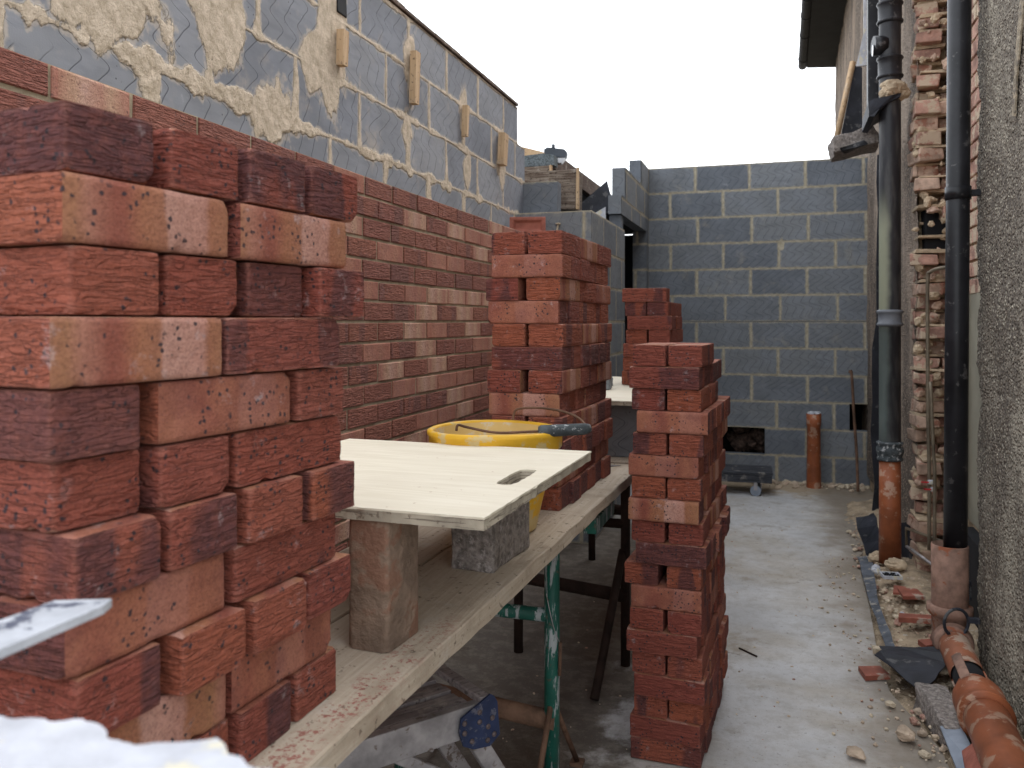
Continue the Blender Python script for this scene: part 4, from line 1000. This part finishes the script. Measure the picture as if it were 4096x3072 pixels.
# front drain: black downpipe dropping into terracotta fittings
DP = empty('downpipe', (.683, 3.64, 0)); tag(DP, 'tall round black downpipe in front of the broken brickwork, nearest the camera', 'downpipe')
mb = MB(); mb.tube([(-.006, 0, .40), (.0, 0, 1.3), (.016, 0, 3.6)], .0425, M['black'], 28); mb.build('pipe', DP)
mb = MB(); mb.tube([(.004, 0, 1.83), (.0045, 0, 1.88)], .047, M['black'], 24); mb.box((.02, -.012, 1.842), (.115, .012, 1.868), M['black'], .003); mb.build('clip', DP)
DR = empty('drain', (.658, 3.64, 0)); tag(DR, 'muddy terracotta drain fittings and orange pipe lying along the foot of the house', 'drain')
mb = MB(); mb.lathe([(.058, .20), (.066, .24), (.067, .47), (.062, .472), (.061, .25)], M['clay'], 32); mb.lathe([(.066, .235), (.082, .232), (.083, .205), (.074, .195), (.066, .185), (.063, .12), (.07, .09), (.03, .05)], M['clay'], 32); mb.build('socket', DR)
ax0 = Vector((.0, -.0, .115)); dirv = Vector((-.045, -1.0, .012)).normalized()
def along(s): return ax0 + dirv * s
mb = MB(); mb.tube([(0, 0, .21), (0, -.0, .13), (0, -.03, .11), tuple(along(.09))], .062, M['clay'], 24); mb.build('elbow', DR)
def runp(name, segs, m, caps=True):
    mb = MB(); mb.tube([tuple(along(s)) for s, r in segs], .05, m, 32, caps, rs=[r for s, r in segs]); return mb.build(name, DR)
runp('collar', [(.06, .056), (.065, .069), (.082, .073), (.095, .069), (.115, .069), (.13, .066), (.135, .058)], M['clay'])
runp('pipe', [(.12, .056), (.43, .056)], M['orangedusty'], False)
# broken piece: lower half shell between the pipes
def shell(s0, s1, a0, a1, r, m, name):
    mb = MB(); k = mb.mi(m); n = 14; rows = []
    x = Vector((0, 0, 1)); x = (x - dirv * x.dot(dirv)).normalized(); yv = dirv.cross(x)
    for s, rad in ((s0, r), (s1, r), (s1, r - .005), (s0, r - .005)):
        rows.append([mb.bm.verts.new(along(s) + (x * math.cos(a0 + (a1 - a0) * j / n) + yv * math.sin(a0 + (a1 - a0) * j / n)) * rad) for j in range(n + 1)])
    for q in range(4):
        for j in range(n):
            f = mb.bm.faces.new((rows[q][j], rows[q][j + 1], rows[(q + 1) % 4][j + 1], rows[(q + 1) % 4][j])); f.material_index = k; f.smooth = True
    for j in (0, n): mb.bm.faces.new([rows[q][j] for q in range(4)]).material_index = k
    return mb.build(name, DR)
shell(.42, .56, R(-60), R(-250), .056, M['orangedusty'], 'broken_shell')
shell(.36, .60, R(15), R(48), .060, M['clay'], 'shard')
runp('pipe_lining', [(.35, .0505), (.60, .0505)], M['dark'])
runp('collar', [(.54, .055), (.55, .058), (.60, .058), (.605, .074), (.63, .078), (.70, .077), (.735, .077), (.74, .081), (.76, .081), (.765, .066)], M['orange'])
runp('pipe', [(.75, .066), (1.9, .066)], M['orange'])
# pipe brackets
mb = MB(); rp = []
for j in range(25):
    a = 2 * math.pi * j / 24; rp.append((.60 + .075 * math.cos(a), 3.50, .155 + .075 * math.sin(a)))
mb.tube([( .655 + .045 * math.cos(2 * math.pi * j / 24), 3.50 + .02 * math.cos(2 * math.pi * j / 24), .21 + .052 * math.sin(2 * math.pi * j / 24)) for j in range(25)], .006, M['membrane'], 8, False)
mb.box((.695, 3.49, .215), (.735, 3.51, .235), M['membrane'], .002)
tag(mb.build('pipe_bracket'), 'black ring pipe bracket on the house wall beside the drain', 'pipe bracket')
mb = MB(); mb.box((.665, 3.66, .30), (.74, 3.69, .325), M['membrane'], .004); mb.box((.72, 3.66, .25), (.74, 3.69, .31), M['membrane'], .004)
tag(mb.build('pipe_bracket'), 'small black bent bracket behind the drain socket', 'pipe bracket')

mb = MB(); mb.poly([(.757, 3.15, 2.04), (.757, 3.12, 2.03), (.757, 3.10, 2.15), (.757, 3.02, 2.38), (.757, 3.00, 2.50), (.757, 3.06, 2.40), (.757, 3.12, 2.22)], .006, M['smear'], (1, 0, 0)); o = mb.build('render_patch', H, disp=.004); o.matrix_parent_inverse = Matrix.Translation(H.location).inverted()
# thin pipes on the broken brickwork
mb = MB(); mb.tube(smooth_path([(.84, 4.48, 1.615), (.785, 4.52, 1.615), (.745, 4.60, 1.60), (.735, 4.62, 1.55), (.735, 4.62, 1.2), (.738, 4.62, .8), (.742, 4.62, .6), (.742, 4.62, .20)]), .0095, M['copper'], 10)
tag(mb.build('water_pipe'), 'thin brown pipe bent at the top, running down the broken brickwork', 'pipe')
mb = MB(); mb.tube(smooth_path([(.745, 4.60, 1.05), (.755, 4.58, .70), (.760, 4.58, .62), (.760, 4.58, .4), (.760, 4.58, .13)]), .0085, M['copper'], 10)
mb.tube([(.76, 4.58, .13), (.66, 4.78, .17)], .0085, M['steel'], 8); mb.tube([(.66, 4.78, .17), (.66, 4.80, .26), (.86, 4.5, .25)], .0075, M['copper'], 8)
tag(mb.build('water_pipe'), 'second thin pipe with a low elbow behind the drain socket', 'pipe')
for k, z in enumerate((.545, .51)):
    e = empty('stop_valve', (.745 + .012 * k, 4.60, z)); tag(e, ('upper' if k == 0 else 'lower') + ' red levered white stop valve on the thin brown pipes', 'valve')
    mb = MB(); mb.box((-.012, -.012, -.010), (.014, .010, .010), M['white'], .003); mb.build('body', e)
    M.setdefault('redp', plain('red_lever', (.55, .02, .03), .5)); mb = MB(); mb.box((-.045, -.014, -.003), (-.010, -.008, .003), M['redp'], .001); mb.build('lever', e)

# objects at the foot of the back wall
e = empty('drain_stub', (.302, 7.18, 0)); tag(e, 'short upright orange drain pipe stub topped with crumpled white wrap by the back wall', 'drain pipe')
mb = MB(); mb.lathe([(.057, 0), (.055, .10), (.052, .50), (.057, .51), (.058, .60), (.054, .60), (.052, .59)], M['orange'], 24); mb.build('pipe', e)
mb = MB(); random.seed(2)
for i in range(14): mb.rock((random.uniform(-.035, .035), random.uniform(-.035, .035), .605), .018, M['white'], .6)
mb.build('wrap', e)
mb = MB(); mb.tube(smooth_path([(.62, 7.0, .02), (.615, 7.05, .3), (.60, 7.10, .6), (.585, 7.14, .93), (.57, 7.15, .94)]), .011, M['rust'], 10)
tag(mb.build('copper_tail'), 'thin rusty upright pipe tail in the corner of the back wall', 'pipe')
# dolly
e = empty('dolly', (-.26, 6.84, 0), R(2)); tag(e, 'black wooden wheeled dolly parked against the back wall', 'dolly')
mb = MB()
M['blackwood'] = wood_material('black_wood', (.022, .024, .030), (.075, .078, .09), 'X', 1, (.03, .03, .035), .7)
for i in range(4): mb.box((-.24, -.16 + i * .085, .165), (.24, -.082 + i * .085, .185), M['blackwood'], .004)
mb.build('deck', e)
mb = MB(); mb.box((-.235, -.155, .10), (.235, -.125, .164), M['blackwood'], .004); mb.box((-.235, .13, .10), (.235, .16, .164), M['blackwood'], .004); mb.build('frame', e)
for x in (-.17, .14):
    for y in (-.10, .10):
        mb = MB(); mb.tube([(x - .012, y, .035), (x + .012, y, .035)], .035, M['grey'], 20); c1 = mb.build('caster', e)
        mb = MB(); mb.tube([(x - .017, y, .035), (x + .017, y, .035)], .010, M['steel'], 10); mb.box((x - .018, y - .012, .04), (x - .014, y + .012, .10), M['steel']); mb.box((x + .014, y - .012, .04), (x + .018, y + .012, .10), M['steel']); mb.build('fork', c1)
# the caster seen in the photo faces the camera
mb = MB(); mb.tube([(.112, -.165, .040), (.112, -.142, .040)], .040, M['bluegrey'], 22); mb.box((.098, -.166, .045), (.126, -.162, .105), M['steel'], .002); mb.build('caster', e)

# rubble strip pieces
mb = MB(); L = [(.44, 5.0), (.425, 4.3), (.43, 3.65), (.416, 3.53)]; Rr = [(.521, 5.03), (.465, 4.3), (.46, 3.70), (.47, 3.56)]
P_ = smooth_path([(x, y, .034) for x, y in L], 5); Q_ = smooth_path([(x, y, .042) for x, y in Rr], 5); k = mb.mi(M['dustmem'])
va = [mb.bm.verts.new(p + Vector((random.uniform(-.004, .004), 0, random.uniform(0, .006)))) for p in P_]; vb = [mb.bm.verts.new(p + Vector((random.uniform(-.004, .004), 0, random.uniform(0, .006)))) for p in Q_]
va2 = [mb.bm.verts.new(v.co - Vector((0, 0, .004))) for v in va]; vb2 = [mb.bm.verts.new(v.co - Vector((0, 0, .004))) for v in vb]
for i in range(len(va) - 1):
    for q in ((va[i], va[i + 1], vb[i + 1], vb[i]), (va2[i], vb2[i], vb2[i + 1], va2[i + 1]), (va[i], va2[i], va2[i + 1], va[i + 1]), (vb[i], vb[i + 1], vb2[i + 1], vb2[i])): mb.bm.faces.new(q)
tag(mb.build('membrane_strip'), 'long dusty grey membrane strip edging the concrete floor', 'membrane')
def sheet(pts, th, m, name, label, cat, n=(0, 0, 1), sub=2, disp=.006):
    mb = MB(); b = bmesh.new(); vs = [b.verts.new(p) for p in pts]; b.faces.new(vs)
    bmesh.ops.subdivide_edges(b, edges=b.edges[:], cuts=sub, use_grid_fill=True); bmesh.ops.triangulate(b, faces=b.faces[:])
    for v in b.verts: v.co += mnoise.noise_vector(v.co * 9) * disp
    bmesh.ops.solidify(b, geom=b.faces[:], thickness=th); mb.join(b, m)
    return tag(mb.build(name), label, cat)
sheet([(.37, 3.40, .09), (.49, 3.18, .06), (.56, 3.32, .075), (.66, 3.48, .13), (.60, 3.60, .07), (.40, 3.58, .065)], .004, M['membrane'], 'membrane_flap', 'folded black membrane flap between the red tile and the drain', 'membrane', disp=.018)
sheet([(.46, 5.38, .17), (.49, 5.10, .02), (.54, 5.02, .0), (.57, 5.12, .17), (.56, 5.30, .22)], .004, M['membrane'], 'membrane_flap', 'black membrane sheet folded up beside the orange base of the soil pipe', 'membrane', disp=.02)
sheet([(.655, 5.05, .0), (.72, 4.95, .02), (.72, 5.0, .26), (.66, 5.1, .22)], .004, M['membrane'], 'membrane_flap', 'black membrane scrap on the house side of the soil pipe', 'membrane', disp=.012)
M['tile'] = plain('quarry_tile', (.27, .085, .055), .6, .25, 10, .0015, 30, spots=((.42, .33, .27), 12, .56))
def tile(x, y, z, dx, dy, rz, label, th=.018, tilt=0):
    mb = MB(); a = [(-dx / 2, -dy / 2, 0), (dx / 2, -dy / 2 * .8, 0), (dx / 2, dy / 2, 0), (-dx / 2 * .7, dy / 2, 0)]
    mb.poly(a, th, M['tile']); o = mb.build('tile_fragment', loc=(x, y, z), rz=rz); o.rotation_euler = (tilt, 0, rz); tag(o, label, 'tile'); return o
tile(.355, 3.42, .004, .10, .09, R(20), 'broken red tile corner under the end of the membrane flap')
tile(.575, 3.93, .06, .15, .09, R(5), 'long broken red tile beside the drain elbow, over a hole', .02, R(-6))
tile(.60, 4.24, .075, .10, .13, R(10), 'red tile fragment behind the drain socket', .015)
tile(.565, 4.32, .065, .06, .12, R(-5), 'small red tile fragment beside the larger one near the socket', .01)
tile(.585, 3.66, .05, .07, .06, R(30), 'little red tile chip next to the drain elbow', .02)
tile(.60, 3.50, .045, .06, .07, R(-10), 'little red tile chip lying in front of the drain elbow', .03)
e = empty('plastic_tray', (.555, 4.54, .068), R(8)); tag(e, 'small square white tray filled with dark crumbs on the soil', 'tray')
mb = MB(); mb.box((-.045, -.04, 0), (.045, .04, .006), M['white']); 
for (a, b_) in (((-.045, -.04, .006), (.045, -.034, .016)), ((-.045, .034, .006), (.045, .04, .016)), ((-.045, -.034, .006), (-.039, .034, .016)), ((.039, -.034, .006), (.045, .034, .016))): mb.box(a, b_, M['white'])
mb.build('rim', e); mb = MB()
for i in range(40): mb.rock((random.uniform(-.033, .033), random.uniform(-.028, .028), .012), .007, M['dark'])
mb.build('filling', e)
st = random.Random(14)
random.seed(8)
for (x, y, z, r, m, lab) in ((.525, 4.90, .06, .035, 'oldmortar', 'sandy rubble lump at the base of the orange pipe'), (.60, 4.74, .07, .04, 'oldmortar', 'largest pale rubble lump right of the orange pipe base'), (.505, 4.70, .05, .024, 'white', 'white plaster chunk near the orange pipe base'),
                             (.50, 4.12, .035, .022, 'stone', 'greenish stone in the middle of the soil strip'), (.54, 4.02, .04, .018, 'white', 'small white plaster chip below the greenish stone'), (.40, 3.64, .02, .022, 'pmortar', 'sandy crumb above the broken red tile corner'),
                             (.40, 2.92, .02, .024, 'stone', 'brown stone at the slab edge below the concrete lump'), (.24, 2.76, .016, .022, 'stone', 'brown lump alone on the concrete floor'), (.60, 3.42, .05, .02, 'pmortar', 'pale rubble pebble beside the membrane flap'), (.385, 3.16, .012, .014, 'pmortar', 'small sandy pebble under the membrane flap edge')):
    mb = MB(); mb.rock((0, 0, 0), r, M[m], .8); o = mb.build('stone', loc=(x, y, z + r * .2), sub=1, disp=.003); tag(o, lab, 'stone')
mb = MB(); mb.box((-.06, -.16, 0), (.055, .16, .10), M['aggr'], .01, None, .012)
o = mb.build('concrete_lump', loc=(.545, 3.07, -.02), rz=R(8), sub=3, disp=.012); tag(o, 'broken dark concrete lump wedged beneath the drain pipe', 'concrete')
mb = MB(); mb.poly([(.50, 2.92, .06), (.56, 2.92, .07), (.58, 2.60, .04), (.52, 2.62, .0)], .006, M['bluegrey'])
tag(mb.build('metal_offcut'), 'blue grey sheet offcut with small holes tucked under the drain pipe', 'metal sheet')
mb = MB(); mb.poly([(.535, 2.78, .05), (.56, 2.74, .10), (.55, 2.35, .09), (.51, 2.42, .0)], .012, M['frog']); tag(mb.build('tile_fragment'), 'pinkish tile shard leaning on the drain pipe at the bottom right', 'tile')
mb = MB(); mb.box((-.045, -.07, 0), (.045, .07, .06), M['white'], .004, None, .005); tag(mb.build('polystyrene_piece', loc=(.475, 2.44, 0), rz=R(8)), 'white block offcut at the bottom right below the drain pipe', 'offcut')
mb = MB(); mb.rock((0, 0, 0), .03, M['stone'], .8); tag(mb.build('stone', loc=(.40, 2.50, .02), sub=1, disp=.004), 'sandy stone left of the white offcut', 'stone')
mb = MB(); mb.tube([(-.14, 3.541, .004), (-.069, 3.475, .004)], .004, M['darkrust'], 6); tag(mb.build('nail'), 'long dark nail lying alone on the concrete floor', 'nail')
random.seed(3)

# ---------------------------------------------------------------- items on the left wall
def wedge(y, z0, z1, w, label, lean=.0, out=.03):
    mb = MB(); h = z1 - z0; mb.poly([(0, -w / 2, 0), (0, w / 2, 0), (0, w / 2 + .004, h), (0, -w / 2 - .002, h)], out, M['sawn'], (1, 0, 0))
    o = mb.build('timber_wedge', loc=(LX + .004, y, z0)); o.rotation_euler = (R(lean), R(2), 0); tag(o, label, 'wedge'); return o
wedge(2.74, 2.30, 2.43, .035, 'mortar-stained timber wedge at the upper left of the tall block wall', 1)
wedge(3.385, 2.32, 2.55, .042, 'long pale timber wedge, second from the left in the tall block wall', 1)
wedge(4.02, 2.31, 2.47, .024, 'narrow timber wedge, third from the left in the tall block wall', 0)
wedge(4.62, 2.27, 2.455, .065, 'widest timber wedge, nearest the end of the tall block wall', -2, .04)
mb = MB(); mb.box((LX + .001, 2.73, 2.50), (LX + .006, 2.80, 2.60), M['dark'], .0015, None, .004); tag(mb.build('socket_hole'), 'dark hole in the tall block wall above the leftmost wedge', 'hole')
mb = MB(); mb.tube([(-1.28, 4.925, 1.86), (-1.262, 4.91, 1.95)], .006, M['pmortar'], 6); mb.tube([(-1.262, 4.91, 1.945), (-1.262, 4.91, 1.953)], .016, M['pmortar'], 10)
tag(mb.build('wall_screw'), 'mortar-caked screw sticking out of the return block wall', 'screw')

# ---------------------------------------------------------------- neighbour's roof edge above the return wall
N = empty('outbuilding', (-2.2, 6.2, 0)); tag(N, 'dark outbuilding behind the stepped block wall, with a brown sloping rafter', 'outbuilding')
def wN(x, y, z): return (x + 2.2, y - 6.2, z)
mb = MB(); mb.box(wN(-3.2, 5.32, 0), wN(-3.1, 8.2, 2.04), M['dark']); mb.box(wN(-3.2, 8.1, 0), wN(-1.20, 8.2, 2.04), M['dark']); mb.box(wN(-3.2, 5.26, 0), wN(-1.20, 5.31, 2.02), M['dark']); mb.build('wall', N)
mb = MB(); mb.box(wN(-1.34, 5.9, 0), wN(-1.30, 7.5, 2.128), M['dark']); mb.box(wN(-1.34, 7.42, 0), wN(-1.10, 7.46, 2.128), M['dark']); mb.box(wN(-2.2, 6.02, 2.14), wN(-1.166, 7.46, 2.155), M['dark']); mb.build('blackout', N)  # dark panels and lid added to keep the sky out of the opening
mb = MB(); mb.box(wN(-3.2, 5.66, 2.04), wN(-1.30, 8.2, 2.07), M['dark']); mb.build('roof', N)
mb = MB(); mb.poly([wN(-1.56, 5.83, 2.07), wN(-1.45, 7.40, 2.07), wN(-1.45, 7.40, 2.40), wN(-1.56, 5.83, 2.47)], .02, M['dark'], (-1, 0, 0)); mb.build('shade_panel', N)  # near-black panel standing in for the shade under the rafter
mb = MB(); a = Vector(wN(-1.518, 5.81, 2.578)); b_ = Vector(wN(-1.41, 7.42, 2.50)); mb.poly([a, b_, b_ - Vector((0, 0, .14)), a - Vector((0, 0, .12))], .05, M['brown'], (-1, 0, 0)); mb.build('rafter', N)
mb = MB(); mb.box((-1.70, 5.50, 2.255), (-1.478, 5.60, 2.425), M['rot'], .008, None, .006); mb.box((-1.478, 5.50, 2.255), (-1.462, 5.53, 2.425), M['sawn'], .002)
tag(mb.build('joist_end', sub=1, disp=.006), 'rotten sawn joist end just right of the tall block wall', 'joist')
mb = MB(); mb.box((-1.45, 5.42, 2.10), (-1.268, 5.62, 2.375), M['rot'], .008, None, .008); mb.box((-1.268, 5.42, 2.10), (-1.25, 5.44, 2.38), M['sawn'], .002)
tag(mb.build('joist_end', sub=1, disp=.006), 'rotten brown joist end, right of the first, behind the grey block', 'joist')
mb = MB(); mb.poly([(-1.70, 5.53, 2.43), (-1.45, 5.53, 2.43), (-1.45, 5.53, 2.50), (-1.53, 5.53, 2.515), (-1.70, 5.53, 2.505)], .10, M['felt'], (0, 1, 0))
tag(mb.build('roofing_felt'), 'grey mineral roofing felt upstand on the rotten joist end', 'roofing felt')
mb = MB(); mb.poly([(-1.75, 5.75, 2.62), (-1.55, 5.75, 2.56), (-1.75, 5.75, 2.5)], .03, M['sawn'], (0, 1, 0)); tag(mb.build('timber_offcut'), 'orange timber sliver behind the end of the tall block wall', 'timber')
L_ = empty('floodlight', (-1.50, 5.70, 2.51), R(10)); tag(L_, 'small grey floodlight with glass front on the neighbouring roof edge', 'floodlight')
mb = MB(); mb.poly([(-.06, -.03, .02), (.09, -.03, -.002), (.10, -.03, .035), (.08, -.03, .058), (-.04, -.03, .075), (-.065, -.03, .06)], .09, M['lamp'], (0, 1, 0)); mb.build('body', L_)
mb = MB(); mb.poly([(.0, -.034, -.004), (.088, -.034, -.004), (.06, -.034, -.04), (.02, -.034, -.035)], .07, M['glass'], (0, 1, 0)); mb.build('glass', L_)
mb = MB(); mb.tube([(.0, 0, .06), (.0, 0, .10)], .012, M['lamp'], 8); mb.build('sensor', L_)
mb = MB(); p = [Vector((-1.33, 5.65, 2.03)), Vector((-1.13, 6.35, 2.33)), Vector((-1.03 - .12, 6.45, 2.40))]
mb.poly([(-1.42, 6.05, 2.20), (-1.297, 6.05, 2.10), (-1.19, 6.10, 2.16), (-1.168, 6.12, 2.29), (-1.20, 6.13, 2.405)], .02, M['membrane'], (0, 1, 0))
tag(mb.build('dpc_roll'), 'black plastic membrane roll poking up behind the stepped block wall', 'membrane')
mb = MB(); mb.poly([(-1.29, 5.98, 2.13), (-1.23, 5.98, 2.06), (-1.18, 5.98, 2.08), (-1.18, 5.98, 2.19)], .02, M['white'], (0, 1, 0)); tag(mb.build('foam_offcut'), 'pale foam offcut under the black membrane roll', 'offcut')
# faint cables
for k, (z0, z1) in enumerate(((9.15, 10.6), (6.8, 8.1), (6.55, 7.3))):
    mb = MB(); pts = [(-22 + i * 2.2, 40 + i * .3, z0 + (z1 - z0) * i / 16 - .5 * math.sin(math.pi * i / 16)) for i in range(17)]
    mb.tube(pts, .010, M['grey'], 5); tag(mb.build('overhead_cable'), ('top', 'middle', 'lowest')[k] + ' of the three thin cables crossing the sky', 'cable')
